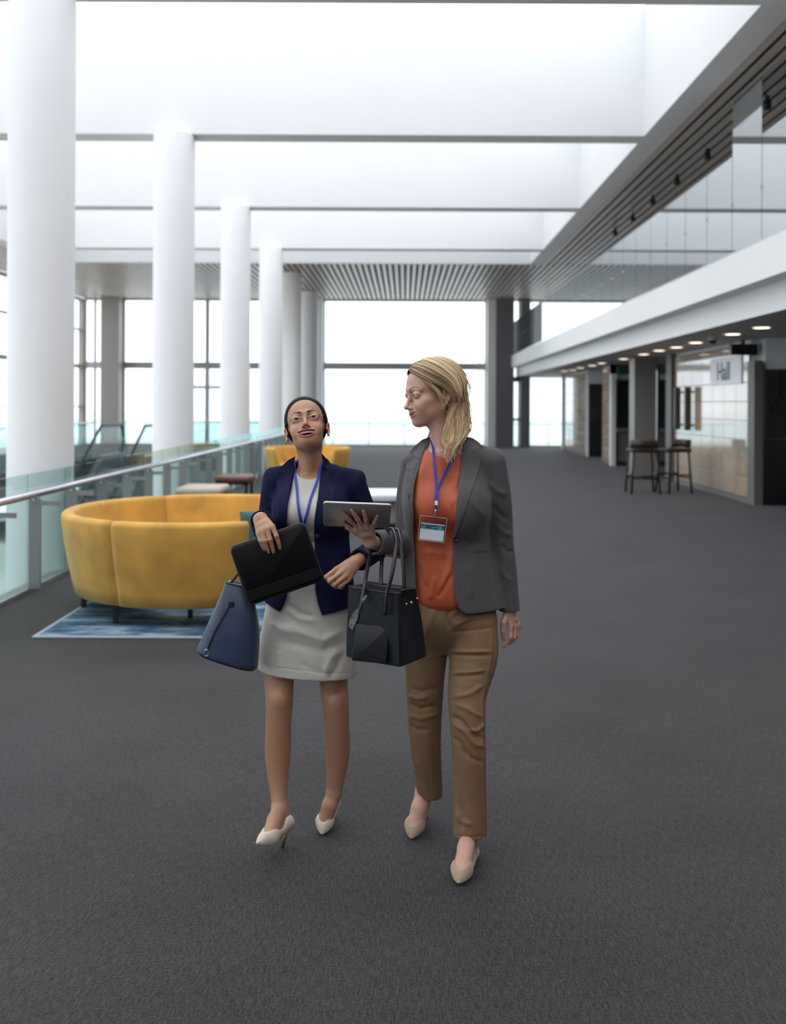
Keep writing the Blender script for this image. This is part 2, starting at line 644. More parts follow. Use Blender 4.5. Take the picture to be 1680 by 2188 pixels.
pictogram(6.06, False)
pictogram(6.26, True)
wc = MB().tube([(6.03 + .075 * math.cos(t), 15.094, 1.72 + .075 * math.sin(t)) for t in np.linspace(PI * .75, PI * 1.95, 14)], .012, 6)
wc.tube([(6.0, 15.094, 1.86), (6.01, 15.094, 1.76), (6.09, 15.094, 1.755), (6.13, 15.094, 1.66)], .014, 6)
wc.build('pictogram', SIGNT, sg)
# dark bracket sign under the soffit in front of the tile wall
o = thing('bracket_sign', 'small black bracket sign hanging under the soffit above the stone tiles', 'sign', (5.5, 15.5, 2.70))
MB().rbox((5.34, 15.32, 2.44), (5.78, 15.42, 2.62), .008, 1).build('sign_box', BLACK, o)
MB().box((5.52, 15.35, 2.62), (5.58, 15.39, 2.70)).build('hanger', DARKM, o)
# pale sign on the tiles
o = thing('wall_sign', 'white sign with dark lettering fixed high on the stone tile wall', 'sign', (5.68, 17, 1.9))
MB().rbox((5.662, 15.75, 1.98), (5.68, 17.35, 2.46), .004, 1).build('sign_plate', mat('white_sign', (.82, .84, .90), .3), o)
text_mesh('lettering', 'Hall', .44, SIGNP, o, (5.660, 16.98, 2.07), (0, -1, 0), (0, 0, 1), bold=True)
# long door pulls on the tile wall
for y, w in ((18.45, .10), (19.15, .10)):
    o = thing('door_pull', 'tall dark vertical pull bar on the stone tiles, ' + ('nearer to the white sign' if y < 19 else 'nearer to the hall doors'), 'handle', (5.66, y, 1.1))
    MB().rbox((5.52, y - .035, 1.12), (5.64, y + .035, 1.98), .012, 2).build('bar', mat('bronze_pull', (.10, .09, .08), .35, metal=.6), o)
    for z in (1.22, 1.88):
        MB().box((5.64, y - .02, z - .02), (5.70, y + .02, z + .02)).build('bracket', DARKM, o)

# recess with the hall doors between the first and second block
struct(MB().box((7.4, 19.7, 0), (7.6, 25.1, 2.7)).build('wall_right', DARKM))
struct(MB().box((5.62, 19.75, 0), (5.95, 20.15, 2.70)).build('column', POSTG))
struct(MB().box((5.28, 21.5, 0), (5.78, 22.0, 2.70)).build('column', mat('taupe_column', (.26, .24, .22), .45)))
struct(MB().box((5.50, 24.9, 2.45), (7.4, 25.1, 2.7)).build('lintel', POSTG))
struct(MB().box((5.50, 24.9, 0), (5.62, 25.12, 2.70)).build('column', FASC))
def door(n, x0, x1, y, z1=2.3):
    d = struct(MB().box((x0, y, 0), (x0 + .07, y + .06, z1)).box((x1 - .07, y, 0), (x1, y + .06, z1)).box((x0 + .07, y, z1 - .07), (x1 - .07, y + .06, z1)).box((x0 + .07, y, 0), (x1 - .07, y + .06, .12)).build('door_%d' % n, DOORD))
    MB().box((x0 + .07, y + .02, .12), (x1 - .07, y + .035, .92)).build('kick_panel', POSTG, d)
    MB().box((x0 + .07, y + .02, .92), (x1 - .07, y + .035, z1 - .07)).build('pane', DOORGLASS, d)
    MB().rbox((x0 + .02, y - .06, .90), (x1 - .02, y - .02, 1.0), .01, 1).build('push_bar', CHROME, d)
    return d
door(1, 5.62, 6.52, 24.98)
door(2, 6.52, 7.40, 24.98)
# glazed entrance leaves in the recess, seen edge on
for k, (ya, yb) in enumerate(((22.05, 22.75), (20.2, 20.9))):
    d = struct(MB().box((5.95, ya, 0), (6.0, ya + .06, 2.5)).box((5.95, yb - .06, 0), (6.0, yb, 2.5)).box((5.95, ya, 2.44), (6.0, yb, 2.5)).build('door_%d' % (3 + k), STEEL))
    MB().box((5.97, ya + .06, 0), (5.98, yb - .06, 2.44)).build('pane', BALGLASS, d)
ex = thing('exit_sign', 'green exit sign over the dark glazed hall door', 'sign', (5.9, 24.9, 2.45))
MB().rbox((5.66, 24.80, 2.44), (6.10, 24.88, 2.62), .006, 1).build('sign_box', mat('green_sign', (.01, .10, .04), .5), ex)
MB().box((5.80, 24.86, 2.62), (5.96, 24.88, 2.70)).build('hanger', DARKM, ex)
# end wall of the second recess: black panel with a charcoal plate
struct(MB().box((5.72, 29.3, 0), (9, 29.5, 2.7)).build('wall_right', WHITE))
o = thing('entrance_panel', 'tall black entrance panel with charcoal plate at the far hall entrance', 'panel', (6.0, 29.3, 0))
MB().rbox((5.76, 29.24, 0), (6.9, 29.3, 1.15), .004, 1).build('lower_panel', BLACK, o)
MB().rbox((5.76, 29.22, 1.16), (6.9, 29.3, 2.28), .004, 1).build('sign_plate', SIGNP, o)
struct(MB().box((7.4, 26.9, 0), (7.6, 29.5, 2.7)).build('wall_right', DARKM))
struct(MB().box((13.8, Y0, 0), (14, Y1, 2.7)).build('wall_right', WHITE))
struct(MB().box((5.62, 33.4, 0), (6.35, 33.5, 2.7)).build('wall_right', WHITE))
# near part of the right wall (beside the camera)
struct(MB().box((9.4, Y0, 0), (9.6, 15.2, 2.7)).build('wall_right', FASC))

# downlights under the soffit
GLOW = emit_mat('warm_downlight_glow', (1.0, 0.80, 0.62, 1), 5.0)
RIM = mat('white_light_rim', (.7, .7, .68), .5)
ORD = ('first', 'second', 'third', 'fourth', 'fifth', 'sixth', 'seventh', 'eighth', 'ninth', 'tenth', 'eleventh', 'last')
dl = None
spots = [(1628, 700), (1566, 714), (1487, 732), (1446, 742), (1409, 749), (1376, 757), (1333, 767), (1286, 776), (1266, 781), (1240, 786), (1224, 791), (1207, 793)]
for i, (px, py) in enumerate(spots):
    q = PZ(px, py, 2.69)
    if i == 0:
        dl = thing('downlight', '', 'light', tuple(q), 'downlights along the balcony soffit')
        a = np.linspace(0, 2 * PI, 20, endpoint=False)
        MB().loft([[(r * math.cos(t) + q[0], r * math.sin(t) + q[1], q[2] + z) for t in a] for r, z in ((.145, .009), (.145, -.006), (.115, -.006), (.115, .009))], cap=False).build('rim', RIM, dl)
        MB().cyl((q[0], q[1]), .115, q[2] - .002, q[2] + .006, 20).build('lens', GLOW, dl)
        o = dl
    else:
        o = copy_tree(dl, loc=tuple(q))
    o['label'] = 'round warm downlight in the balcony soffit, ' + ORD[i] + ' of the row counted from the near end'
# black spotlights hung along the upper slat ceiling
SPOTM = mat('black_spot_metal', (.015, .015, .015), .4)
sp0 = None
for i, (px, py) in enumerate(((1512, 326), (1447, 381), (1395, 425), (1353, 463), (1315, 494), (1640, 215))):
    q = PZ(px, py, 5.60)
    if sp0 is None:
        sp0 = thing('ceiling_spotlight', 'small black spotlight fixed to the grey slat ceiling above the balcony edge', 'light', tuple(q), 'spotlights on the slat ceiling above the balcony')
        MB().cyl((q[0], q[1]), .03, q[2], q[2] + .09, 10).build('mount', SPOTM, sp0)
        MB().cyl((q[0], q[1]), .055, q[2] - .11, q[2] + .0, 14, .05).build('lamp_head', SPOTM, sp0, True)
        o = sp0
    else:
        o = copy_tree(sp0, loc=tuple(q))
    o['label'] = 'small black spotlight on the slat ceiling above the balcony, ' + ('second', 'third', 'fourth', 'fifth', 'last', 'first')[i] + ' counted from the near end'
q = PZ(1523, 727, 2.66)
cm = thing('dome_camera', 'dome security camera on the soffit between two downlights', 'camera', tuple(q))
MB().cyl((q[0], q[1]), .075, 2.66, 2.70, 20).build('base', RIM, cm)
a = np.linspace(0, 2 * PI, 20, endpoint=False)
MB().loft([[(q[0] + .07 * math.cos(w) * math.cos(t), q[1] + .07 * math.cos(w) * math.sin(t), 2.66 - .07 * math.sin(w)) for t in a] for w in np.linspace(0, 1.5, 7)]).build('dome', mat('smoked_dome', (.05, .05, .06), .1), cm, True)

# ------------------------------------------------------------------ stair-edge balustrade beside the void (left)
rl = thing('void_balustrade', 'glass balustrade with steel handrail beside the open void', 'balustrade', (-3.2, 8, 0))
XR = -3.19
for k in range(-10, 24):
    y0 = 7.92 + .88 * k
    MB().box((XR - .007, y0 + .006, -.25), (XR + .007, y0 + .874, 1.0)).build('glass_panel', RAILGLASS, rl)
pl = MB().box((-.055, -.012, 0.03), (.045, .012, .79)).box((.045, -.012, .735), (.20, .012, .775))
pl = pl.mesh('post')
pl.materials.append(STEEL)
kn = MB().cyl((0, 0), .022, .775, .80, 12)
kn.cyl((0, 0), .032, .79, .805, 12)
kn = kn.mesh('bracket')
kn.materials.append(CHROME)
for k in range(-10, 25):
    y0 = 7.92 + .88 * k
    o = bpy.data.objects.new('post', pl); COL.objects.link(o); o.parent = rl
    o.matrix_parent_inverse = rl.matrix_basis.inverted()
    o.location = (XR + .07, y0, 0)
    b = bpy.data.objects.new('bracket', kn); COL.objects.link(b); b.parent = o
    b.location = (0, 0, 0)
MB().tube([(XR + .07, -1, .832), (XR + .07, 12, .832), (XR + .07, 29.2, .832)], .03, 14).build('handrail', CHROME, rl, True)
struct(MB().box((-3.30, Y0, -.35), (-3.17, 29.5, .03)).build('trim_4', STEEL))
# gallery balustrade on the far side of the void
gl = thing('gallery_balustrade', 'glass balustrade on the far gallery across the void', 'balustrade', (-9, 10, 0))
for k in range(4, 27):
    MB().box((-9.02, k + .006, -.1), (-9.006, k + .994, 1.02)).build('glass_panel', RAILGLASS, gl)
MB().tube([(-9.0, 4, 1.04), (-9.0, 27, 1.04)], .022, 10).build('handrail', CHROME, gl, True)
struct(MB().box((-9.05, Y0, -.55), (-8.98, 29.5, .02)).build('trim_5', mat('dark_slab_edge', (.05, .05, .055), .5)))
# end balustrade of the void, seen across it
eb = thing('bridge_balustrade', 'glass balustrade closing the far end of the void', 'balustrade', (-6, 29.45, 0))
for x0, x1 in ((-9.0, -8.7), (-7.3, -6.3), (-6.3, -5.3), (-5.3, -4.3), (-4.3, -3.35)):
    MB().box((x0 + .006, 29.40, -.1), (x1 - .006, 29.414, 1.02)).build('glass_panel', RAILGLASS, eb)
MB().tube([(-7.3, 29.4, 1.04), (-3.35, 29.4, 1.04)], .022, 10).build('handrail', CHROME, eb, True)
struct(MB().box((-9, 29.35, -.5), (-3.3, 29.5, .0)).build('trim_6', DARKM))

# escalator coming up out of the void
es = thing('escalator', 'escalator with glass sides and black handrails rising out of the void', 'escalator', (-8, 27, 0))
RUB = mat('black_rubber', (.015, .015, .016), .45)
STEPM = mat('ribbed_step_metal', (.25, .25, .26), .4, metal=.6)
SKIRT = mat('escalator_skirt', (.30, .31, .33), .3, metal=.7)
slope = math.tan(math.radians(30))
xe0, xe1 = -8.62, -7.38
prof_top, prof_bot = [], []
for y in np.linspace(18.6, 28.6, 21):
    z = min(0.0, (y - 26.6) * slope)
    prof_top.append((y, z))
for x in (xe0, xe1):
    m = MB()
    m.loft([[(x - .09, y, z - .95), (x + .09, y, z - .95), (x + .09, y, z + .12), (x - .09, y, z + .12)] for y, z in prof_top])
    m.build('skirt', SKIRT, es)
    # rounded glass side with handrail
    pts = [(y, z + .97) for y, z in prof_top if y < 28.2]
    rail = [(x, y, z) for y, z in pts]
    cx_, cz_ = 28.25, .52
    rail += [(x, cx_ + .45 * math.sin(t), cz_ + .45 * math.cos(t)) for t in np.linspace(0.05, PI - .1, 12)]
    MB().tube(rail, .042, 8).build('handrail', RUB, es, True)
    g = MB()
    top = [(x, y, z - .03) for _, y, z in rail]
    low = []
    for _, y, z in rail:
        zz = min(0.0, (min(y, 28.3) - 26.6) * slope) + .12
        low.append((x, min(y, 28.4), zz))
    g.loft([top, low], cap=False, closed=False)
    g.build('glass_side', RAILGLASS, es)
stm = MB().box((xe0 + .1, 0, -.21), (xe1 - .1, .40, 0)).mesh('step')
stm.materials.append(STEPM)
for k in range(18):
    y = 19.2 + .40 * k
    o = bpy.data.objects.new('step', stm); COL.objects.link(o); o.parent = es
    o.matrix_parent_inverse = es.matrix_basis.inverted()
    o.location = (0, y, min(0, (y - 26.4) * slope) - .02)
MB().box((xe0, 18.6, -5.5), (xe1, 28.6, -5.4)).loft([[(xe0, y, z - 1.0), (xe1, y, z - 1.0), (xe1, y, z - .92), (xe0, y, z - .92)] for y, z in prof_top]).build('truss', DARKM, es)

# ------------------------------------------------------------------ lounge furniture
YEL = mat('mustard_velvet', srgb(206, 154, 66), 0.75, var=0.20, vscale=4, sheen=0.35, bump=.05, bscale=90)
YEL.node_tree.nodes['Principled BSDF'].inputs['Sheen Tint'].default_value = (1.0, .85, .5, 1)
LEGB = mat('black_metal_leg', (.012, .012, .014), .45)
TEAL = mat('teal_fabric', (.035, .10, .11), .85, var=.1, vscale=12)


def ring_shell(c, a0, a1, R, zb, zt, flare=.10, th=.10, n=26):
    """upholstered curved back panel between two angles (radians)"""
    rings = []
    prof = []
    # outer bottom -> outer top (rounded) -> inner top -> inner bottom
    for u in np.linspace(0, 1, 7):
        prof.append((R - flare * (1 - u) ** 1.3 + .0, zb + (zt - zb - .04) * u))
    for w in np.linspace(0, PI, 8)[1:-1]:
        prof.append((R - th / 2 + th / 2 * math.cos(w), zt - .04 + .04 * math.sin(w)))
    prof.append((R - th, zt - .04))
    prof.append((R - th - flare * .6, zb + .2))
    prof.append((R - th - flare, zb))
    for k, a in enumerate(np.linspace(a0, a1, n)):
        # pinch both ends a little so that the upholstery looks padded
        e = min(k, n - 1 - k)
        s = (0.82, 0.94, 0.985)[e] if e < 3 else 1
        rc, zc = R - th / 2 - flare * .5, (zb + zt) / 2
        ring = []
        for r, z in prof:
            rr = rc + (r - rc) * (1 - (1 - s) * .35)
            zz = zc + (z - zc) * (1 - (1 - s) * .06)
            ring.append((c[0] + rr * math.cos(a), c[1] + rr * math.sin(a), zz))
        rings.append(ring)
    return MB().loft(rings)


def curved_sofa(label, c, R, cuts, zb, zt, legs, seat=True):
    s = thing('curved_sofa', label, 'sofa', (c[0], c[1], 0))
    for a0, a1 in zip(cuts[:-1], cuts[1:]):
        ring_shell(c, a0 + .004, a1 - .004, R, zb, zt).build('back_panel', YEL, s, True)
    rings = []
    for a in np.linspace(cuts[0] + .05, cuts[-1] - .05, 48):
        rings.append([(c[0] + r * math.cos(a), c[1] + r * math.sin(a), z) for r, z in
                      ((R - .20, zb + .02), (R - .17, zb + .25), (R - .20, zb + .28), (R - .62, zb + .28), (R - .66, zb + .25), (R - .66, zb + .02))])
    if seat:
        auto_smooth(MB().loft(rings).build('seat', YEL, s), 35)
    for x, y in legs:
        z0 = .017 if (-2.53 < x < -.42 and 6.36 < y < 7.73) else 0
        MB().box((x - .016, y - .016, z0), (x + .016, y + .016, zb + .05)).build('leg', LEGB, s)
    return s


cS = (-1.60, 7.55)
rad = math.radians
# the shell runs clockwise from its near end, round the left, to the hidden right side
curved_sofa('large mustard velvet round sofa on thin black legs standing on the blue rug', cS, 1.10, [rad(18), rad(123), rad(245), rad(298)], .16, .775,
            [(-2.49, 7.28), (-2.08, 6.76), (-1.58, 6.93), (-1.80, 7.26), (-1.15, 6.85), (-1.6, 8.3), (-.85, 7.9), (-2.2, 8.2)])
# scatter cushion at the near opening
def cushion(label, c, w, h, d, m, rz, tilt):
    v, f = [], []
    n = 13
    for sd in (1, -1):
        for i in range(n):
            for j in range(n):
                a, b = i / (n - 1) * 2 - 1, j / (n - 1) * 2 - 1
                t = max(0, (1 - a ** 4) * (1 - b ** 4)) ** .5
                pin = 1 - .06 * (1 - abs(a)) * abs(b) ** 2 - .0
                v.append((a * w / 2 * (1 - .05 * (1 - b * b) * 0), sd * d / 2 * t, b * h / 2 * pin))
    for s_ in range(2):
        o_ = s_ * n * n
        for i in range(n - 1):
            for j in range(n - 1):
                q = (o_ + i * n + j, o_ + (i + 1) * n + j, o_ + (i + 1) * n + j + 1, o_ + i * n + j + 1)
                f.append(q if s_ == 0 else q[::-1])
    M = Matrix.Translation(c) @ Matrix.Rotation(rz, 4, 'Z') @ Matrix.Rotation(tilt, 4, 'X')
    me = bpy.data.meshes.new('cushion')
    me.from_pydata([tuple(M @ Vector(q)) for q in v], [], f)
    bm = bmesh.new(); bm.from_mesh(me); bmesh.ops.remove_doubles(bm, verts=bm.verts, dist=.0005)
    bmesh.ops.recalc_face_normals(bm, faces=bm.faces); bm.to_mesh(me); bm.free()
    o = link('cushion', me, m, None, True)
    tag(o, label, 'cushion')
    return o
cushion('teal scatter cushion on the round sofa beside its open end', (-1.02, 7.0, .62), .42, .38, .15, TEAL, rad(35), rad(-12))
curved_sofa('small mustard velvet curved sofa far behind, open towards the hall', (-1.88, 18.2), .84, [rad(-48), rad(40), rad(140), rad(228)], .16, .775,
            [(-2.4, 17.65), (-1.35, 17.65), (-1.35, 18.75), (-2.4, 18.75)])

# rug: pile with woven border, worn pattern in the material
def rug_mat():
    m = bpy.data.materials.new('faded_blue_rug')
    m.use_nodes = True
    n, l = m.node_tree.nodes, m.node_tree.links
    t = n.new('ShaderNodeTexCoord')
    mp = n.new('ShaderNodeMapping'); mp.inputs['Scale'].default_value = (1.2, 3.2, 1)
    l.new(t.outputs['Object'], mp.inputs[0])
    a = n.new('ShaderNodeTexNoise'); a.inputs['Scale'].default_value = 2.2; a.inputs['Detail'].default_value = 7; a.inputs['Roughness'].default_value = .65
    l.new(mp.outputs[0], a.inputs[0])
    r = n.new('ShaderNodeValToRGB')
    r.color_ramp.elements[0].position = .36; r.color_ramp.elements[0].color = srgb(30, 58, 82)
    r.color_ramp.elements[1].position = .64; r.color_ramp.elements[1].color = srgb(150, 168, 182)
    e = r.color_ramp.elements.new(.5); e.color = srgb(72, 108, 134)
    l.new(a.outputs[0], r.inputs[0])
    l.new(r.outputs[0], n['Principled BSDF'].inputs['Base Color'])
    n['Principled BSDF'].inputs['Roughness'].default_value = .9
    return m
rg = thing('rug', 'faded blue patterned rug under the large round sofa', 'rug', (-1.5, 7, 0))
MB().rbox((-2.50, 6.39, 0.001), (-.45, 7.70, .014), .005, 1).build('pile', rug_mat(), rg)
BORD = mat('pale_rug_binding', (.35, .40, .45), .9)
for lo, hi in (((-2.53, 6.36, .001), (-.42, 6.392, .016)), ((-2.53, 7.698, .001), (-.42, 7.73, .016)), ((-2.53, 6.392, .001), (-2.498, 7.698, .016)), ((-.452, 6.392, .001), (-.42, 7.698, .016))):
    MB().rbox(lo, hi, .004, 1).build('binding', BORD, rg)


def ottoman(label, x, y, w, d, h, th, m, lm, rot=0.0):
    o = thing('ottoman', label, 'stool', (x, y, 0))
    auto_smooth(MB().rbox((x - w / 2, y - d / 2, h - th), (x + w / 2, y + d / 2, h), th * .42, 4).build('cushion_top', m, o))
    MB().box((x - w / 2 + .03, y - d / 2 + .03, h - th - .03), (x + w / 2 - .03, y + d / 2 - .03, h - th + .01)).build('frame', lm, o)
    for a in (-1, 1):
        for b in (-1, 1):
            MB().box((x + a * (w / 2 - .05) - .02, y + b * (d / 2 - .05) - .02, 0), (x + a * (w / 2 - .05) + .02, y + b * (d / 2 - .05) + .02, h - th)).build('leg', lm, o)
    return o
ottoman('square stool with a pale beige padded top behind the round sofa', -2.71, 12.6, .60, .72, .50, .11, mat('beige_upholstery', (.52, .44, .38), .8, var=.05, vscale=9), LEGB)
ottoman('dark brown leather stool on black legs behind the pale stool', -2.72, 15.0, .56, .62, .47, .11, mat('brown_leather', (.17, .085, .065), .4, var=.1, vscale=9), LEGB)
ct = thing('coffee_table', 'low white table seen between the two women', 'table', (-.45, 12.5, 0))
auto_smooth(MB().rbox((-.95, 12.0, .36), (.05, 13.0, .44), .015, 2).build('table_top', mat('white_laminate', (.78, .78, .80), .35), ct))
auto_smooth(MB().rbox((-.80, 12.15, .05), (-.10, 12.85, .36), .02, 2).build('base', mat('pale_grey_plinth', (.33, .33, .35), .6), ct))
MB().box((-.75, 12.2, 0), (-.15, 12.8, .05)).build('plinth', LEGB, ct)


def bar_stool(label, x, y, rz, seat_h=.80, wide=.26):
    o = thing('bar_stool', label, 'stool', (x, y, 0), rz=rz)
    M = Matrix.Translation((x, y, 0)) @ Matrix.Rotation(rz, 4, 'Z')
    T = lambda q: tuple(M @ Vector(q))
    DK = mat('dark_brown_seat', (.035, .022, .018), .5)
    m = MB().rbox((-wide, -.24, seat_h - .05), (wide, .24, seat_h + .02), .025, 3)
    m.v = [T(q) for q in m.v]
    auto_smooth(m.build('seat', DK, o))
    rings = []
    for u in np.linspace(-1, 1, 15):
        xx = u * (wide + .01)
        yy = .23 + .05 * (1 - u * u) - .12 * u ** 4
        rings.append([T((xx, yy - .018, seat_h + .03)), T((xx, yy + .018, seat_h + .03)), T((xx, yy + .03, seat_h + .18)), T((xx, yy - .006, seat_h + .18))])
    MB().loft(rings).build('backrest', DK, o, True)
    for a in (-1, 1):
        for b in (-1, 1):
            MB().tube([T((a * (wide - .04), b * .19, seat_h - .04)), T((a * (wide + .01), b * .23, 0))], .021, 8).build('leg', LEGB, o, True)
    for b in (-1, 1):
        MB().tube([T((-wide + .01, b * .215, .28)), T((wide - .01, b * .215, .28))], .016, 8).build('foot_rail', LEGB, o, True)
    for a in (-1, 1):
        MB().tube([T((a * (wide - .01), -.215, .34)), T((a * (wide - .01), .215, .34))], .016, 8).build('foot_rail', LEGB, o, True)
    return o
bar_stool('dark bar stool with a padded low back standing nearer the hall middle', 4.38, 17.2, PI, .80, .25)
bar_stool('dark bar stool with raised edge beside the stone tile wall', 4.98, 17.3, -PI / 2 + .25, .80, .23)

# ------------------------------------------------------------------ outside the far glass
TERR = mat('pale_terrace_paving', (.62, .60, .58), .8, var=.05, vscale=2)
o = MB().box((-60, Y1 + .1, -.5), (60, 46, -.12)).build('terrace', TERR); struct(o)
o = MB().box((XG - 40, -40, -5.6), (XG - .2, 60, -5.2)).build('pavement', TERR); struct(o)
WAT = mat('harbour_water', (.60, .68, .70), .2, bump=.3, bscale=1.5)
o = MB().box((-600, 46, -4.2), (600, 700, -4.0)).build('water', WAT); struct(o)
tb = thing('terrace_balustrade', 'cyan tinted glass balustrade outside the far window', 'balustrade', (0, 39, 0))
for k in range(-13, 14, 1):
    MB().box((k * 1.5 + .01, 39.0, -.12), (k * 1.5 + 1.49, 39.02, .82)).build('glass_panel', CYANGLASS, tb)
for k in range(-13, 15, 1):
    MB().box((k * 1.5 - .02, 39.03, -.12), (k * 1.5 + .02, 39.08, .85)).build('post', STEEL, tb)
MB().box((-20, 38.98, .82), (22, 39.06, .86)).build('handrail', mat('teal_rail', (.18, .32, .34), .5), tb)
PALE = mat('pale_facade', (.85, .86, .88), .8)
for i, (x, y, w, h) in enumerate(((-70, 320, 40, 16), (-15, 340, 50, 12), (45, 330, 36, 20), (95, 320, 40, 14))):
    o = thing('warehouse', ('pale waterfront warehouse far across the water, ' + ('first', 'second', 'third', 'last')[i] + ' from the left glass wall'), 'building', (x, y, -4), 'warehouses across the water')
    MB().box((x - w / 2, y, -4), (x + w / 2, y + 20, -4 + h)).build('wall', PALE, o)
    MB().loft([[(x - w / 2, y, -4 + h), (x + w / 2, y, -4 + h), (x + w / 2, y + 20, -4 + h), (x - w / 2, y + 20, -4 + h)], [(x - w / 2, y + 9, -1 + h), (x + w / 2, y + 9, -1 + h), (x + w / 2, y + 11, -1 + h), (x - w / 2, y + 11, -1 + h)]]).build('roof', WHITE, o)
# ------------------------------------------------------------------ implicit modelling: fields, smooth blends, surface nets
def axis(lo, hi, h, fine=()):
    """grid line positions with finer spacing inside the given intervals"""
    out = [lo]
    x = lo
    while x < hi:
        st = h
        for a, b, hf in fine:
            if a - hf <= x <= b:
                st = min(st, hf)
        x += st
        out.append(x)
    return np.array(out, np.float32)


class Field:
    def __init__(s, ax, far=0.05):
        s.ax = ax
        s.far = far
        s.F = np.full([len(a) for a in ax], far, np.float32)

    def region(s, lo, hi):
        sl = []
        for k in range(3):
            a = max(0, int(np.searchsorted(s.ax[k], lo[k])) - 1)
            b = min(len(s.ax[k]), int(np.searchsorted(s.ax[k], hi[k])) + 1)
            if b <= a:
                return None, None
            sl.append(slice(a, b))
        X = s.ax[0][sl[0]][:, None, None]
        Y = s.ax[1][sl[1]][None, :, None]
        Z = s.ax[2][sl[2]][None, None, :]
        return tuple(sl), (X, Y, Z)

    def put(s, prim, k=0.01, op='u', pad=None):
        fn, lo, hi = prim
        m = (k + 0.012) if pad is None else pad
        sl, g = s.region(np.array(lo) - m, np.array(hi) + m)
        if sl is None:
            return s
        d = fn(*g).astype(np.float32)
        f = s.F[sl]
        if op == 's':
            d = -d
            if k > 0:
                h = np.maximum(k - np.abs(f - d), 0) / k
                s.F[sl] = np.maximum(f, d) + h * h * k * 0.25
            else:
                s.F[sl] = np.maximum(f, d)
        elif op == 'i':
            s.F[sl] = np.maximum(f, d)
        else:
            if k > 0:
                h = np.maximum(k - np.abs(f - d), 0) / k
                s.F[sl] = np.minimum(f, d) - h * h * k * 0.25
            else:
                s.F[sl] = np.minimum(f, d)
        return s

    def cut(s, fn, lo, hi):
        """keep only where fn <= 0 inside the box"""
        return s.put((fn, lo, hi), 0, 'i', pad=0.0)

    def mesh(s, relax=1):
        V, Q = surface_nets(s.F, s.ax)
        if relax and len(V):
            V = relax_mesh(V, Q, relax)
        return V, Q


def surface_nets(F, ax):
    S = F < 0
    c = np.zeros([n - 1 for n in F.shape], np.int8)
    for i in (0, 1):
        for j in (0, 1):
            for k in (0, 1):
                c += S[i:S.shape[0] - 1 + i, j:S.shape[1] - 1 + j, k:S.shape[2] - 1 + k]
    act = (c > 0) & (c < 8)
    del c
    idx = np.argwhere(act)
    ids = np.full(act.shape, -1, np.int32)
    ids[act] = np.arange(len(idx), dtype=np.int32)
    del act
    I, J, K = idx.T
    off = [(a, b, d) for a in (0, 1) for b in (0, 1) for d in (0, 1)]
    val = np.stack([F[I + a, J + b, K + d] for a, b, d in off], 1)
    P_ = np.zeros((len(idx), 3), np.float64)
    n = np.zeros(len(idx))
    for p in range(8):
        for q in range(p + 1, 8):
            da = [abs(off[p][t] - off[q][t]) for t in range(3)]
            if sum(da) != 1:
                continue
            v0, v1 = val[:, p], val[:, q]
            m = (v0 < 0) != (v1 < 0)
            t = np.where(m, v0 / np.where(m, v0 - v1, 1), 0)
            for k in range(3):
                P_[:, k] += np.where(m, off[p][k] + t * (off[q][k] - off[p][k]), 0)
            n += m
    P_ /= n[:, None]
    V = np.empty_like(P_)
    for k, ii in enumerate((I, J, K)):
        a = ax[k].astype(np.float64)
        V[:, k] = a[ii] + P_[:, k] * (a[ii + 1] - a[ii])
    Q = []
    for axn in range(3):
        sa = [slice(None)] * 3
        sb = [slice(None)] * 3
        sa[axn] = slice(0, -1)
        sb[axn] = slice(1, None)
        A, B = S[tuple(sa)], S[tuple(sb)]
        e = np.argwhere(A != B)
        u, w = [(1, 2), (2, 0), (0, 1)][axn]
        ok = (e[:, u] > 0) & (e[:, w] > 0) & (e[:, u] < S.shape[u] - 1) & (e[:, w] < S.shape[w] - 1)
        e = e[ok]
        inside = A[tuple(e.T)]
        quad = []
        for du, dw in ((-1, -1), (0, -1), (0, 0), (-1, 0)):
            f = e.copy()
            f[:, u] += du
            f[:, w] += dw
            quad.append(ids[tuple(f.T)])
        quad = np.stack(quad, 1)
        quad[~inside] = quad[~inside][:, ::-1]
        Q.append(quad)
    Q = np.concatenate(Q)
    return V, Q[(Q >= 0).all(1)]


def relax_mesh(V, Q, it=1, lam=0.5):
    E = np.concatenate([Q[:, [0, 1]], Q[:, [1, 2]], Q[:, [2, 3]], Q[:, [3, 0]]])
    n = len(V)
    deg = np.bincount(E[:, 0], minlength=n).astype(float)
    deg[deg == 0] = 1
    for _ in range(it):
        A = np.stack([np.bincount(E[:, 0], V[E[:, 1], k], n) for k in range(3)], 1) / deg[:, None]
        V = V * (1 - lam) + A * lam
    return V


def vnormals(V, Q):
    N = np.cross(V[Q[:, 2]] - V[Q[:, 0]], V[Q[:, 3]] - V[Q[:, 1]])
    out = np.zeros_like(V)
    for j in range(4):
        for k in range(3):
            out[:, k] += np.bincount(Q[:, j], N[:, k], len(V))
    return out / (np.linalg.norm(out, axis=1, keepdims=True) + 1e-12)


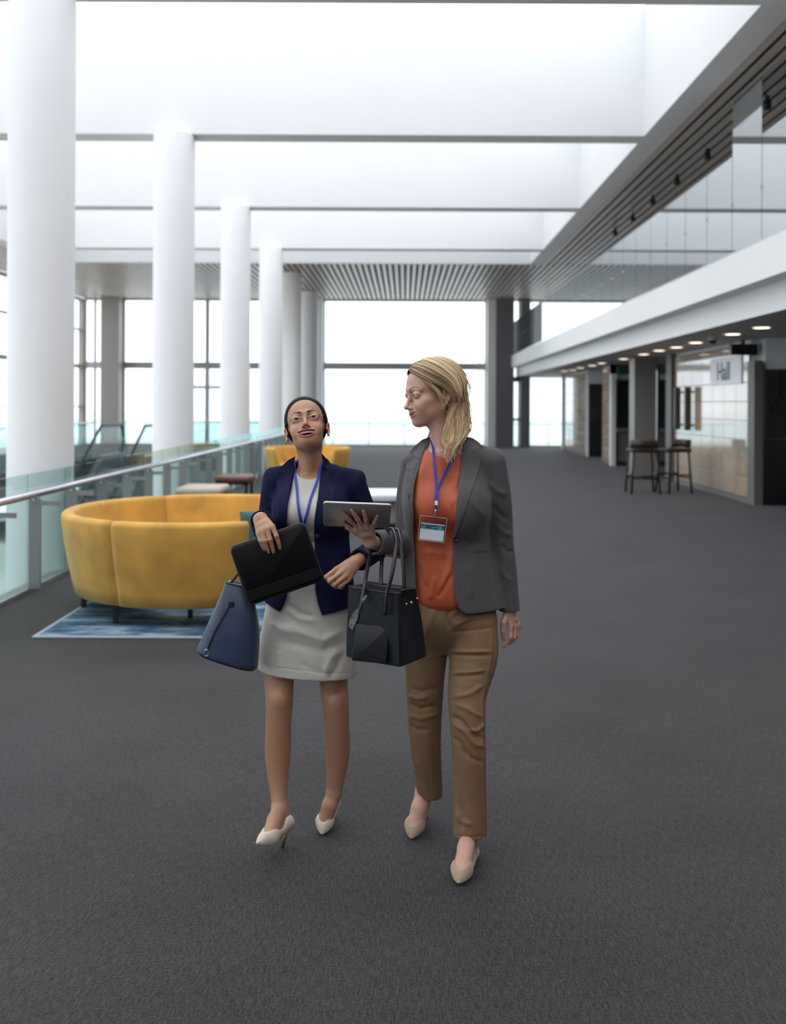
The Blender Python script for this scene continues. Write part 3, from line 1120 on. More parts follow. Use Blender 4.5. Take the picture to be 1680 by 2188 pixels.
def quad_mesh(name, V, Q, color=None):
    me = bpy.data.meshes.new(name)
    me.vertices.add(len(V))
    me.vertices.foreach_set('co', np.ascontiguousarray(V, np.float32).ravel())
    me.loops.add(len(Q) * 4)
    me.loops.foreach_set('vertex_index', np.ascontiguousarray(Q, np.int32).ravel())
    me.polygons.add(len(Q))
    me.polygons.foreach_set('loop_start', np.arange(0, len(Q) * 4, 4, dtype=np.int32))
    me.polygons.foreach_set('loop_total', np.full(len(Q), 4, np.int32))
    me.update(calc_edges=True)
    me.validate()
    if color is not None:
        a = me.color_attributes.new('tone', 'FLOAT_COLOR', 'POINT')
        a.data.foreach_set('color', np.ascontiguousarray((color if color.shape[1] == 4 else np.c_[color, np.ones(len(color))]), np.float32).ravel())
    return me


# primitives: (function, low corner, high corner)
def rc(a, b, ra, rb):
    a, b = np.array(a, float), np.array(b, float)
    ba = b - a
    L = float(ba @ ba) + 1e-12

    def fn(X, Y, Z):
        px, py, pz = X - a[0], Y - a[1], Z - a[2]
        t = np.clip((px * ba[0] + py * ba[1] + pz * ba[2]) / L, 0, 1)
        return np.sqrt((px - t * ba[0]) ** 2 + (py - t * ba[1]) ** 2 + (pz - t * ba[2]) ** 2) - (ra + t * (rb - ra))
    r = max(ra, rb)
    return fn, np.minimum(a, b) - r, np.maximum(a, b) + r


def el(c, r, R=None):
    c, r = np.array(c, float), np.array(r, float)

    def fn(X, Y, Z):
        x, y, z = X - c[0], Y - c[1], Z - c[2]
        if R is not None:
            x, y, z = [x * R[0][k] + y * R[1][k] + z * R[2][k] for k in range(3)]
        k0 = np.sqrt((x / r[0]) ** 2 + (y / r[1]) ** 2 + (z / r[2]) ** 2)
        k1 = np.sqrt((x / r[0] ** 2) ** 2 + (y / r[1] ** 2) ** 2 + (z / r[2] ** 2) ** 2) + 1e-9
        return np.where(k0 < 1e-4, -min(r), k0 * (k0 - 1) / k1)
    m = max(r) if R is not None else r
    return fn, c - m, c + m


def chain(pts, rad, k=0.006):
    """smoothly joined round cones as one primitive"""
    ps = [rc(pts[i], pts[i + 1], rad[i], rad[i + 1]) for i in range(len(pts) - 1)]

    def fn(X, Y, Z):
        d = None
        for f, _, _ in ps:
            e = f(X, Y, Z)
            if d is None:
                d = e
            else:
                h = np.maximum(k - np.abs(d - e), 0) / k
                d = np.minimum(d, e) - h * h * k * 0.25
        return d
    return fn, np.min([p[1] for p in ps], 0), np.max([p[2] for p in ps], 0)


def limb(pts, rad, n=28):
    """one continuous tapering limb through the joints"""
    c = catmull(np.c_[np.array(pts, float), np.array(rad, float)], n)
    ps = [rc(c[i, :3], c[i + 1, :3], c[i, 3], c[i + 1, 3]) for i in range(n - 1)]

    def fn(X, Y, Z):
        d = None
        for f, _, _ in ps:
            e = f(X, Y, Z)
            d = e if d is None else np.minimum(d, e)
        return d
    return fn, np.min([p[1] for p in ps], 0), np.max([p[2] for p in ps], 0)


def xf(prim, c, R, s=1.0):
    """the primitive given in a local frame: columns of R are the local axes, c the origin, s the scale"""
    fn, lo, hi = prim
    R = np.array(R, float)
    c = np.array(c, float)
    cor = np.array([[(lo, hi)[i][0], (lo, hi)[j][1], (lo, hi)[k][2]] for i in (0, 1) for j in (0, 1) for k in (0, 1)])
    W = (cor * s) @ R.T + c

    def f2(X, Y, Z):
        x, y, z = X - c[0], Y - c[1], Z - c[2]
        return fn((x * R[0, 0] + y * R[1, 0] + z * R[2, 0]) / s, (x * R[0, 1] + y * R[1, 1] + z * R[2, 1]) / s,
                  (x * R[0, 2] + y * R[1, 2] + z * R[2, 2]) / s) * s
    return f2, W.min(0), W.max(0)


def levels(rows, yaw=0.0, p=2.2, grow=0.0, cut=True):
    """torso-like column: rows of (z, cx, cy, rx, ry), smoothly interpolated"""
    rows = sorted(rows)
    rows = np.array(rows, float)
    fine = catmull(rows, 80)
    zz = fine[:, 0]
    ca, sa = math.cos(yaw), math.sin(yaw)

    def fn(X, Y, Z):
        cx, cy, rx, ry = [np.interp(Z, zz, fine[:, k]) for k in range(1, 5)]
        x, y = X - cx, Y - cy
        u, v = np.abs(x * ca + y * sa), np.abs(-x * sa + y * ca)
        q = ((u / (rx + grow)) ** p + (v / (ry + grow)) ** p) ** (1 / p)
        d = (q - 1) * np.minimum(rx, ry) * 0.95
        if cut:
            d = np.maximum(d, np.maximum(zz[0] - Z, Z - zz[-1]))
        return d
    r = rows[:, 3:5].max() + grow
    lo = [rows[:, 1].min() - r, rows[:, 2].min() - r, zz[0]]
    hi = [rows[:, 1].max() + r, rows[:, 2].max() + r, zz[-1]]
    return fn, np.array(lo), np.array(hi)


def to_px(V):
    q = V[:, 1]
    u, v = V[:, 0] / q * FPX, (CAMZ - V[:, 2]) / q * FPX
    c, s = math.cos(ROLL), math.sin(ROLL)
    return np.stack([u * c - v * s + VX, u * s + v * c + VY], 1)


def seg_dist(p, poly):
    """distance of 2-D or 3-D points to a polyline and the parameter along it (0..1)"""
    poly = np.array(poly, float)
    best = np.full(len(p), 1e9)
    par = np.zeros(len(p))
    n = len(poly) - 1
    for i in range(n):
        a, b = poly[i], poly[i + 1]
        ba = b - a
        t = np.clip(((p - a) @ ba) / (ba @ ba + 1e-12), 0, 1)
        d = np.linalg.norm(p - a - t[:, None] * ba, axis=1)
        m = d < best
        best[m] = d[m]
        par[m] = (i + t[m]) / n
    return best, par


def folds(V, Q, lst):
    """press creases and ridges into cloth: (polyline on the front as seen from the hall, width px, height m)"""
    N = vnormals(V, Q)
    px = to_px(V)
    front = np.clip(-N[:, 1] * 2.0, 0, 1)
    D = np.zeros(len(V))
    for poly, w, amp in lst:
        d, t = seg_dist(px, poly)
        taper = np.clip(np.minimum(t, 1 - t) * 5 + .15, 0, 1)
        D += amp * np.exp(-(d / w) ** 2) * taper
    return V + N * (D * front)[:, None]


def bvh_of(V, Q):
    return BVHTree.FromPolygons([tuple(v) for v in V], [tuple(int(i) for i in q) for q in Q])


def ray(bvh, px, py, default=None):
    o = Vector((0, 0, CAMZ))
    d = Vector(P(px, py, 1.0)) - o
    d.normalize()
    h = bvh.ray_cast(o, d, 6)
    if h[0] is None:
        return default
    return np.array(h[0]), np.array(h[1])


def drape(name, poly, bvh, m, parent, off=0.003, thick=0.004, step=4.0, smooth_it=6, fallback=None):
    """cloth piece: a flat pattern laid on a garment front, with thickness"""
    poly = np.array(poly, float)
    bm = bmesh.new()
    # densify the outline
    out = []
    for i in range(len(poly)):
        a, b = poly[i], poly[(i + 1) % len(poly)]
        n = max(1, int(np.linalg.norm(b - a) / step))
        for k in range(n):
            out.append(a + (b - a) * k / n)
    vs = [bm.verts.new((p[0], p[1], 0)) for p in out]
    f = bm.faces.new(vs)
    bmesh.ops.triangulate(bm, faces=[f])
    for _ in range(5):
        lng = [e for e in bm.edges if e.calc_length() > step * 1.7 and not e.is_boundary]
        if not lng:
            break
        bmesh.ops.subdivide_edges(bm, edges=lng, cuts=1)
        bmesh.ops.triangulate(bm, faces=[q for q in bm.faces if len(q.verts) > 3])
        inner = [v for v in bm.verts if not v.is_boundary]
        bmesh.ops.smooth_vert(bm, verts=inner, factor=.5, use_axis_x=True, use_axis_y=True)
    bm.verts.ensure_lookup_table()
    dep = []
    lastd = fallback or 3.3
    for v in bm.verts:
        h = ray(bvh, v.co.x, v.co.y)
        dep.append(h[0][1] if h is not None else None)
    known = [d for d in dep if d is not None]
    base = float(np.median(known)) if known else lastd
    lo_ = np.percentile(known, 2) if known else base
    dep = np.array([np.nan if (d is None or d > base + .08 or d < base - .12) else d for d in dep])
    nb = [[e.other_vert(v).index for e in v.link_edges] for v in bm.verts]
    bad = np.isnan(dep)
    dep[bad] = base
    for _ in range(30):
        for i in np.where(bad)[0]:
            dep[i] = np.mean(dep[nb[i]])
    raw = dep.copy()
    for _ in range(smooth_it):
        dep = np.array([.5 * dep[i] + .5 * np.mean(dep[nb[i]]) for i in range(len(dep))])
    dep = np.minimum(dep, np.where(bad, dep, raw + .001))
    for _ in range(2):
        dep = np.array([.5 * dep[i] + .5 * np.mean(dep[nb[i]]) for i in range(len(dep))])
    for v, d in zip(bm.verts, dep):
        v.co = Vector(P(v.co.x, v.co.y, d - off))
    bmesh.ops.recalc_face_normals(bm, faces=bm.faces)
    if sum(fc.normal.y for fc in bm.faces) > 0:
        bmesh.ops.reverse_faces(bm, faces=bm.faces)
    r = bmesh.ops.solidify(bm, geom=list(bm.faces), thickness=thick)
    me = bpy.data.meshes.new(name)
    bm.to_mesh(me)
    bm.free()
    return auto_smooth(link(name, me, m, parent), 50)


def ribbon(name, pts, width, thick, m, parent, normal=(0, -1, 0)):
    """flat strap along 3-D points"""
    pts = np.array(pts, float)
    rings = []
    for i in range(len(pts)):
        t = pts[min(i + 1, len(pts) - 1)] - pts[max(i - 1, 0)]
        t /= np.linalg.norm(t) + 1e-9
        nn = np.array(normal[i] if np.ndim(normal) == 2 else normal, float)
        s_ = np.cross(t, nn)
        s_ /= np.linalg.norm(s_) + 1e-9
        nn = np.cross(s_, t)
        a, b = s_ * width / 2, nn * thick / 2
        rings.append([pts[i] - a - b, pts[i] + a - b, pts[i] + a + b, pts[i] - a + b])
    return MB().loft(rings).build(name, m, parent)
# ------------------------------------------------------------------ people
def rot_head(yaw, pitch, roll):
    """columns: head left, back, up. yaw > 0 turns the face to the person's own right, pitch > 0 lifts the face, roll > 0 raises her left side"""
    f = np.array([0, -1.0, 0])
    Rz = np.array(Matrix.Rotation(-yaw, 3, 'Z'))
    Rx = np.array(Matrix.Rotation(-pitch, 3, 'X'))
    Ry = np.array(Matrix.Rotation(-roll, 3, 'Y'))
    return Ry @ Rz @ Rx


def sculpt_head(Fd, c, R, s, eye_open=1.0, cheek=1.0, slim=1.0, lw=.0315, zcn=-.0545, zu=-.0600, gap=.0070, chin=0.0, jaw=1.0, ear=0.0, lip=1.0, cran=0.0, nose=0.0, es=1.0):
    def put(prim, k=.01, op='u'):
        Fd.put(xf(prim, c, R, s), k * s, op)

    def both(mk, k, op='u'):
        for q in (1, -1):
            put(mk(q), k, op)
    put(el((0, .014, .036 + cran * .5), (.0725, .093, .079 + cran * .5)), 0)
    put(el((0, -.031, .033 + cran * .5), (.0620, .0640, .062 + cran * .5)), .02)
    put(el((0, -.036, -.034), (.0535 * slim, .052, .064)), .02)
    both(lambda q: rc((q * .0435 * slim * jaw, .002, -.050), (q * .012, -.062, -.094 + chin), .0170, .0150), .030)
    put(el((0, -.034, -.066 + chin * .5), (.045 * slim * jaw, .048, .034)), .02)
    both(lambda q: el((q * .036 * slim * jaw, -.040, -.048), (.021, .032, .032)), .022)
    put(el((0, -.0765, -.0955 + chin), (.0165, .0140, .0140)), .014)
    both(lambda q: el((q * .0405 * slim, -.052, -.021), (.021 * slim, .023, .016)), .022)
    both(lambda q: el((q * .0325 * slim, -.0715, -.0355), (.0160, .0155 * cheek, .0145)), .022)
    both(lambda q: rc((q * .011, -.0925, .0195), (q * .043, -.0735, .0185), .0072, .0062), .014)
    put(el((0, -.0735, -.062), (.0300, .0210, .026)), .016)
    both(lambda q: el((q * .031, -.1040, .002), (.0180, .018, .0115)), .012, 's')
    # nose
    put(chain([(0, -.0880, .012), (0, -.0965, -.012 + nose * .5), (0, -.1080, -.0350 + nose)], [.0062, .0062, .0070], .004), .011)
    put(el((0, -.1125, -.0400 + nose), (.0084, .0080, .0075)), .007)
    both(lambda q: el((q * .0100, -.0990, -.0435 + nose), (.0064, .0092, .0060)), .006)
    both(lambda q: rc((q * .0052, -.1068, -.0495 + nose), (q * .0058, -.099, -.0435 + nose), .0030, .0026), .002, 's')
    # lids and eye openings
    both(lambda q: el((q * .031, -.0795 + .0136 * (es - 1), .001), (.0158 * es, .0147 * es, .0143 * es)), .006)
    if eye_open > 0:
        def lidcut(q):
            t = q * math.radians(5)
            Rq = [[math.cos(t), 0, -math.sin(t)], [0, 1, 0], [math.sin(t), 0, math.cos(t)]]
            return el((q * .0312, -.0945, .0004), (.0142 * es, .011, .0056 * eye_open * es), Rq)
        both(lidcut, .0012, 's')
    # lips (smiling): two arcs meeting at raised corners, an opening between them
    zl = zu - gap - .0095 * lip
    yf = -.0968
    xs = np.linspace(-1, 1, 17)
    UL = np.stack([xs * lw, yf + .0215 * np.abs(xs) ** 1.8, zu + (zcn - zu) * np.abs(xs) ** 1.7 - .0010 * np.exp(-(xs / .10) ** 2)], 1)
    LL = np.stack([xs * lw * .97, yf + .0028 + .0190 * np.abs(xs) ** 1.8, zl + (zcn - .0012 - zl) * np.abs(xs) ** 2.0], 1)
    put(chain(UL, lip * np.interp(np.abs(xs), [0, .15, .6, 1], [.0037, .0040, .0034, .0016]), .003), .004)
    put(chain(LL, lip * np.interp(np.abs(xs), [0, .5, 1], [.0052, .0043, .0016]), .003), .004)
    for q in (1, -1):
        put(el((q * (min(lw, .033) + .0055), yf + .027, zcn + .001), (.0060, .008, .011)), .018)

    def bent(X, Y, Z):
        t = np.clip(np.abs(X) / lw, 0, 1.3)
        up = zu - .0030 * lip + (zcn - zu) * t ** 1.7
        lo_ = zl + .0042 * lip + (zcn - .0012 - zl) * t ** 2.0
        return np.maximum(np.maximum(np.abs(Z - (up + lo_) / 2) - (up - lo_) / 2, np.abs(X) - lw * .84), np.maximum(-.115 - Y, Y + .070))
    put((bent, np.array([-lw, -.115, zl - .004]), np.array([lw, -.070, zcn + .006])), .0012, 's')
    # ears
    def eo(q, x, y, z):
        return (q * x, y, z + ear)
    for q in (1, -1):
        put(el(eo(q, .0735, .014, -.016), (.0050, .0145, .0215)), .004)
        rim = [eo(q, *t) for t in catmull([(.0725, -.003, -.012), (.0765, .003, .006), (.0790, .014, .012), (.0800, .025, .003), (.0785, .024, -.016), (.0755, .013, -.033)], 14)]
        put(chain(rim, np.interp(np.linspace(0, 1, 14), [0, .4, 1], [.0026, .0034, .0038]), .003), .003)
        put(el(eo(q, .0745, .008, -.038), (.0042, .0065, .0070)), .003)
        put(el(eo(q, .0785, .011, -.012), (.0045, .0065, .0115)), .003, 's')
        put(rc(eo(q, .0720, -.004, -.016), eo(q, .0732, -.003, -.022), .0045, .0042), .004)
    return dict(UL=UL, LL=LL, cav=bent, lip=lip)


def head_colors(V, c, R, s, skin, lip, brow, liner, info, blush=(1.08, .9, .86), eye_open=1.0, brow_w=1.0, es=1.0):
    """skin tones of the whole body, painted in head space for lips, brows and lash lines"""
    L = (V - c) @ R / s
    C = np.tile(np.array(skin[:3]), (len(V), 1))
    near = (np.abs(L) < .16).all(1)
    l = L[near]
    col = C[near]
    gl = np.ones(len(l))

    def mix(w, t):
        w = np.clip(w, 0, 1)[:, None]
        return col * (1 - w) + np.array(t[:3]) * w
    face = (l[:, 1] < -.04)
    b = np.exp(-(((np.abs(l[:, 0]) - .037) / .017) ** 2 + ((l[:, 2] + .030) / .016) ** 2)) * face
    col = mix(b * .55, np.array(skin[:3]) * blush)
    nz = np.exp(-((l[:, 0] / .013) ** 2 + ((l[:, 2] + .038) / .012) ** 2)) * (l[:, 1] < -.09)
    col = mix(nz * .35, np.array(skin[:3]) * blush)
    for poly, r in ((info['UL'], .0046 * info['lip']), (info['LL'], .0062 * info['lip'])):
        d, t = seg_dist(l, np.array(poly))
        ed = np.clip(np.minimum(t, 1 - t) * 4.2 + .18, 0, 1)
        col = mix((r * ed - d) / .0012 + .5, lip)
    # inside of the mouth
    dcav = info['cav'](l[:, 0], l[:, 1], l[:, 2])
    inside = (dcav < .0012) & (l[:, 1] > -.0940 + 20 * l[:, 0] ** 2)
    col[inside] = (.05, .010, .010)
    # lash line and lid shade around the openings
    for q in (1, -1):
        tq = q * math.radians(5)
        x_, z_ = l[:, 0] - q * .0312, l[:, 2] - .0004
        x, z = (x_ * math.cos(tq) + z_ * math.sin(tq)) / (.0146 * es), (-x_ * math.sin(tq) + z_ * math.cos(tq)) / (.0062 * es * max(eye_open, .35))
        rr = np.sqrt(x * x + z * z)
        w = np.exp(-((rr - 1.02) / .22) ** 2) * (z > -.25) * (l[:, 1] < -.078)
        col = mix(w * .9, liner)
        w = np.exp(-((rr - 1.05) / .25) ** 2) * (z <= -.25) * (l[:, 1] < -.078)
        col = mix(w * .4, liner)
        d, t = seg_dist(l[:, [0, 2]], catmull([(q * .0115, .0185), (q * .020, .0235), (q * .034, .0290), (q * .0490, .0250)], 12))
        th = .0026 * brow_w * (1 - .80 * t) * np.clip(.40 + 3 * t, 0, 1) + .0004
        wb_ = np.clip((th - d) / .0020 + .5, 0, 1) * (l[:, 1] < -.062) * .95
        col = mix(wb_, brow)
        gl *= 1 - wb_
    C[near] = col
    G = np.ones(len(V))
    G[near] = gl
    return np.c_[C, G]


def eyeball(name, c, R, s, q, gaze, parent, iris, es=1.0):
    """one eye: white, iris and pupil as rings about the gaze direction"""
    c0 = np.array(c) + R @ np.array([q * .031, -.0797 + .0134 * (es - 1), .001]) * s
    g = np.array(gaze, float)
    g /= np.linalg.norm(g)
    a = np.cross(g, [0, 0, 1.0])
    a /= np.linalg.norm(a)
    b = np.cross(a, g)
    r = .0134 * s * es
    ang = [0.001, .12, .22, .2201, .40, .56, .5601, .8, 1.2, 1.7, 2.3, 2.9, 3.14]
    rings = [[c0 + r * (math.cos(t) * g + math.sin(t) * (math.cos(w) * a + math.sin(w) * b)) for w in np.linspace(0, 2 * PI, 24, endpoint=False)] for t in ang]
    m = MB()
    m.loft(rings)
    for i in range(len(ang) - 1):
        mi = 2 if ang[i + 1] <= .2201 else (1 if ang[i + 1] <= .5601 else 0)
        for j in range(24):
            m.m[i * 24 + j] = mi
    m.m[-2] = 2
    white = mat('eye_white_shaded', (.50, .47, .45), .15)  # shade on the eye is put into this greyer white
    return m.build(name, [white, iris, mat('pupil_black', (.004, .004, .004), .35, spec=.08)], parent, True)


def teeth(c, R, s, parent, lw=.0315, zcn=-.0545, zu=-.0600, drop=.0065):
    """upper row of single teeth on the dental arch"""
    m = MB()
    nT = 10
    xs = np.linspace(-.80, .80, nT + 1)
    f = lambda x: (x * lw, -.0925 + .0210 * abs(x) ** 1.8, zu + .0012 + (zcn - zu) * abs(x) ** 1.7)
    for k in range(nT):
        x0, x1 = xs[k] + .006, xs[k + 1] - .006
        rings = []
        for t in (0, .33, .67, 1):
            x, y, z = f(x0 + (x1 - x0) * t)
            e = .0007 * math.sin(t * PI)
            d = drop * (1 - .16 * abs(2 * t - 1) ** 2) * (1 - .35 * abs((x0 + x1) / 2) ** 2)
            rings.append([np.array(c) + R @ np.array(p) * s for p in ((x, y - e, z), (x, y - e, z - d * .85), (x, y + .0008, z - d), (x, y + .0035, z - d), (x, y + .0035, z))])
        m.loft(rings)
    return m.build('teeth', mat('tooth_enamel', (.86, .84, .78), .2), parent, True)


def build_hand(Fd, wrist, rw, fingers, thumb, rf=.0078, kp=.010):
    """wrist point, four fingers as knuckle-to-tip points (index first), thumb as root-to-tip points"""
    w = np.array(wrist)
    mc = [np.array(f[0]) for f in fingers]
    across = mc[0] - mc[3]
    across /= np.linalg.norm(across)
    for i, q in enumerate(mc):
        st = w + across * rw * (.55, .2, -.2, -.5)[i]
        Fd.put(rc(st, q, rw * .62, .0098 - .0007 * i), kp)
    for i in range(3):
        Fd.put(rc(w * .45 + mc[i] * .55, w * .45 + mc[i + 1] * .55, .0105, .0105), kp)
        Fd.put(rc(w * .12 + mc[i] * .88, w * .12 + mc[i + 1] * .88, .0086, .0084), .006)
    for i, f in enumerate(fingers):
        f = [np.array(p) for p in f]
        sc = (1.0, 1.03, .98, .86)[i]
        rad_ = [rf * 1.12 * sc, rf * 1.0 * sc, rf * .88 * sc, rf * .72 * sc]
        Fd.put(chain(f, rad_, .002), .0042)
        Fd.put(el(f[1], [rf * 1.05 * sc] * 3), .003)
    if thumb:
        t = [np.array(p) for p in thumb]
        n = len(t)
        rad_ = [.0135, .0112, .0092, .0076][:n] if n == 4 else [.0125, .0095, .0076]
        Fd.put(chain(t, rad_, .004), .006)


def P4(lst):
    return [P(*q) for q in lst]


def skin_mat(name, rough=.45):
    m = mat(name, (1, 1, 1), rough, attr='tone', var=.04, vscale=60, bump=.06, bscale=500)
    b = m.node_tree.nodes['Principled BSDF']
    nt = m.node_tree
    an = [q for q in nt.nodes if q.type == 'ATTRIBUTE'][0]
    mm = nt.nodes.new('ShaderNodeMath')
    mm.operation = 'MULTIPLY'
    mm.inputs[1].default_value = .45
    nt.links.new(an.outputs['Alpha'], mm.inputs[0])
    nt.links.new(mm.outputs[0], b.inputs['Specular IOR Level'])
    b.inputs['Subsurface Weight'].default_value = .08
    b.inputs['Subsurface Radius'].default_value = (.6, .25, .15)
    b.inputs['Subsurface Scale'].default_value = .012
    return m


def garment(name, Fd, m, parent, fold=None, relax=2, post=None):
    V, Q = Fd.mesh(relax)
    if fold:
        V = folds(V, Q, fold)
    if post:
        V = post(V, Q)
    o = link(name, quad_mesh(name, V, Q), m, parent, True)
    return o, bvh_of(V, Q)


def pump(name, toe, ball, heel, ankle, m, parent, heel_tip, heel_m, sling=False, vamp=.58, rb=.036):
    """pointed court shoe: toe box, low topline, counter and a slim heel"""
    toe, ball, heel, ankle = [np.array(q, float) for q in (toe, ball, heel, ankle)]
    lo = np.minimum.reduce([toe, ball, heel]) - .07
    hi = np.maximum.reduce([toe, ball, heel]) + .09
    Fd = Field([axis(lo[k], hi[k], .0022) for k in range(3)])
    Fd.put(chain([heel, heel * .55 + ball * .45, ball, ball * .45 + toe * .55, toe], [.0285, .0275, rb, rb * .62, .0075], .012), 0)
    # flatten the underside of the front
    up = np.cross(np.cross(toe - heel, [0, 0, 1]), toe - heel)
    up = up / np.linalg.norm(up)
    if up[2] < 0:
        up = -up
    upf = np.array([0, 0, 1.0]) * .7 + up * .3
    upf /= np.linalg.norm(upf)
    bl = ball - upf * rb * .62

    # opening for the foot
    v = ball * (1 - vamp) + toe * vamp + upf * rb * .95
    Fd.put(chain([v + upf * .014, ball * .62 + heel * .38 + upf * .045, ankle + upf * .02], [.021, .036, .044], .02), .004, 's')
    f = toe - heel
    f[2] = 0
    f /= np.linalg.norm(f)

    def under(X, Y, Z):
        return -((X - bl[0]) * upf[0] + (Y - bl[1]) * upf[1] + (Z - bl[2]) * upf[2])
    sl, g = Fd.region(np.minimum(ball, toe) - .05, np.maximum(ball, toe) + .05)
    Fd.F[sl] = np.maximum(Fd.F[sl], under(*g).astype(np.float32))
    V, Q = Fd.mesh(2)
    o = link(name, quad_mesh(name, V, Q), m, parent, True)
    ht = np.array(heel_tip, float)
    hb = heel - np.array([0, 0, .020])
    MB().tube([hb, hb * .6 + ht * .4, ht], [.012, .0065, .0048], 10).build('heel', heel_m, o, True)
    return o


def lanyard_points(px_pts, bvh, off, fallback):
    out = []
    for p in px_pts:
        if len(p) == 3:
            out.append(P(*p))
            continue
        h = ray(bvh, p[0], p[1])
        d = h[0][1] if h is not None else fallback
        out.append(P(p[0], p[1], d - off))
    return out


# ================================================================== woman with the tablet (blonde, grey blazer)
pw2 = thing('person', 'blonde woman in a grey blazer, orange blouse and tan trousers walking with a tablet', 'person', (.2, 3.4, 0))
SK2 = (.57, .325, .250)
H2c, H2R, H2s = np.array([.1030, 3.405, 1.645]), rot_head(rad(63), rad(-7), rad(0)), 1.03
hx = [(-.03, .22, .0017)]
B2 = Field([axis(-.20, .44, .0034, [(-.035, .215, .0018)]), axis(2.98, 3.72, .0034, [(3.26, 3.53, .0018)]), axis(-.005, 1.78, .0036, [(1.49, 1.78, .0017), (1.13, 1.25, .0026)])])
M2 = dict(lw=.0360, zcn=-.0490, zu=-.0600, gap=.0046, lip=.86)
inf2 = sculpt_head(B2, H2c, H2R, H2s, eye_open=.44, cheek=1.12, slim=.96, **M2)
nb2 = np.array([.150, 3.425, 1.430])
B2.put(rc(H2c + H2R @ np.array([0, .030, -.050]) * H2s, nb2, .050, .053), .03)
B2.put(rc(H2c + H2R @ np.array([.012, -.012, -.075]) * H2s, (.145, 3.385, 1.425), .024, .020), .03)
B2.put(levels([(.80, .172, 3.42, .150, .100), (.90, .170, 3.42, .150, .100), (1.10, .160, 3.42, .118, .085), (1.26, .158, 3.42, .130, .098), (1.36, .158, 3.42, .130, .078), (1.43, .152, 3.42, .075, .055)], rad(18)), .02)
B2.put(rc((.09, 3.43, 1.405), (.05, 3.455, 1.375), .04, .035), .03)
B2.put(rc((.22, 3.41, 1.410), (.31, 3.405, 1.385), .04, .038), .03)
# arms
A2L = [np.array([.318, 3.405, 1.375]), P(1073, 1148, 3.435), P(1089.5, 1306, 3.43)]
A2R = [np.array([.035, 3.46, 1.365]), P(868, 1165, 3.44), P(791.5, 1158, 3.195)]
B2.put(limb(A2L, [.038, .033, .0225]), .02)
B2.put(limb(A2R, [.038, .033, .0235]), .02)
# her left hand hangs relaxed
hD = 3.415
build_hand(B2, A2L[2], .021, [
    P4([(1091.5, 1338.5, hD), (1091.0, 1361.0, hD - .004), (1083.5, 1374.5, hD + .002), (1076.5, 1382.0, hD + .006)]),
    P4([(1099.5, 1340.0, hD + .014), (1099.0, 1362.0, hD + .012), (1089.0, 1374.0, hD + .022), (1079.5, 1375.5, hD + .030)]),
    P4([(1105.5, 1339.0, hD + .031), (1105.5, 1358.0, hD + .032), (1097.0, 1367.5, hD + .040), (1087.5, 1368.0, hD + .046)]),
    P4([(1109.3, 1336.0, hD + .047), (1108.5, 1350.5, hD + .050), (1102.0, 1357.5, hD + .055), (1094.5, 1358.0, hD + .058)])],
    P4([(1081.5, 1315.0, hD + .004), (1076.0, 1330.0, hD - .008), (1075.0, 1349.0, hD - .006), (1076.5, 1365.0, hD + .002)]), rf=.0080)


def tabD(y):
    return 3.030 + .0025 * (y - 1076)


# her right hand spread under the tablet
def onT(lst, lift=.0105):
    return [P(x, y, tabD(y) - lift - e) for x, y, e in lst]


build_hand(B2, A2R[2], .021, [
    onT([(763.0, 1124.5, .004), (747.5, 1111.0, .007), (738.5, 1102.0, .004), (730.5, 1094.5, -.002)]),
    onT([(773.5, 1122.0, .006), (763.8, 1108.0, .009), (757.3, 1098.0, .005), (751.8, 1089.5, -.002)]),
    onT([(785.0, 1122.0, .005), (782.0, 1110.0, .009), (779.5, 1100.0, .005), (776.8, 1091.5, -.002)]),
    onT([(795.0, 1127.5, .002), (799.5, 1116.5, .006), (803.5, 1108.5, .004), (806.5, 1102.0, -.001)])],
    onT([(777.0, 1146.0, .010), (757.0, 1134.0, .012), (741.0, 1125.0, .006), (729.0, 1119.0, -.001)]), rf=.0079)
# legs and feet
B2.put(chain([(.245, 3.40, .86), P(1000, 1530, 3.29), P(1004, 1740, 3.315)], [.060, .038, .028], .01), .02)
B2.put(chain([(.085, 3.43, .86), P(908, 1530, 3.47), P(905, 1690, 3.545)], [.060, .038, .028], .01), .02)
F2L = dict(toe=PZ(981, 1886, .012), ball=PZ(987, 1858, .034), heel=P(1008, 1820, 3.345), ankle=P(1003, 1772, 3.32))
F2R = dict(toe=PZ(880, 1788, .012), ball=PZ(886, 1764, .034), heel=P(908, 1712, 3.60), ankle=P(905, 1692, 3.545))
for Fq in (F2L, F2R):
    B2.put(chain([Fq['ankle'], Fq['ankle'] * .5 + Fq['ball'] * .5 + [0, -.008, .006], Fq['ball'], Fq['ball'] * .25 + Fq['toe'] * .75], [.029, .028, .030, .008], .012), .012)
    B2.put(rc(Fq['ankle'], Fq['heel'], .028, .023), .014)
VB, QB = B2.mesh(1)
del B2
C2 = head_colors(VB, H2c, H2R, H2s, SK2, (.42, .12, .12), (.16, .095, .055), (.05, .03, .025), inf2, eye_open=.44)
nails2 = [(730.5, 1094.5), (751.8, 1089.5), (776.8, 1091.5), (806.5, 1102.0), (729.0, 1119.0)]
body2 = link('body', quad_mesh('body', VB, QB, C2), skin_mat('fair_skin'), pw2, True)
bv2 = bvh_of(VB, QB)
IR2 = mat('grey_blue_iris', (.10, .13, .16), .1)
for q in (1, -1):
    eyeball('eye', H2c, H2R, H2s, q, np.array([-.95, -.30, -.10]), pw2, IR2)
teeth(H2c, H2R, H2s, pw2, drop=.0072, lw=M2['lw'], zcn=M2['zcn'], zu=M2['zu'])

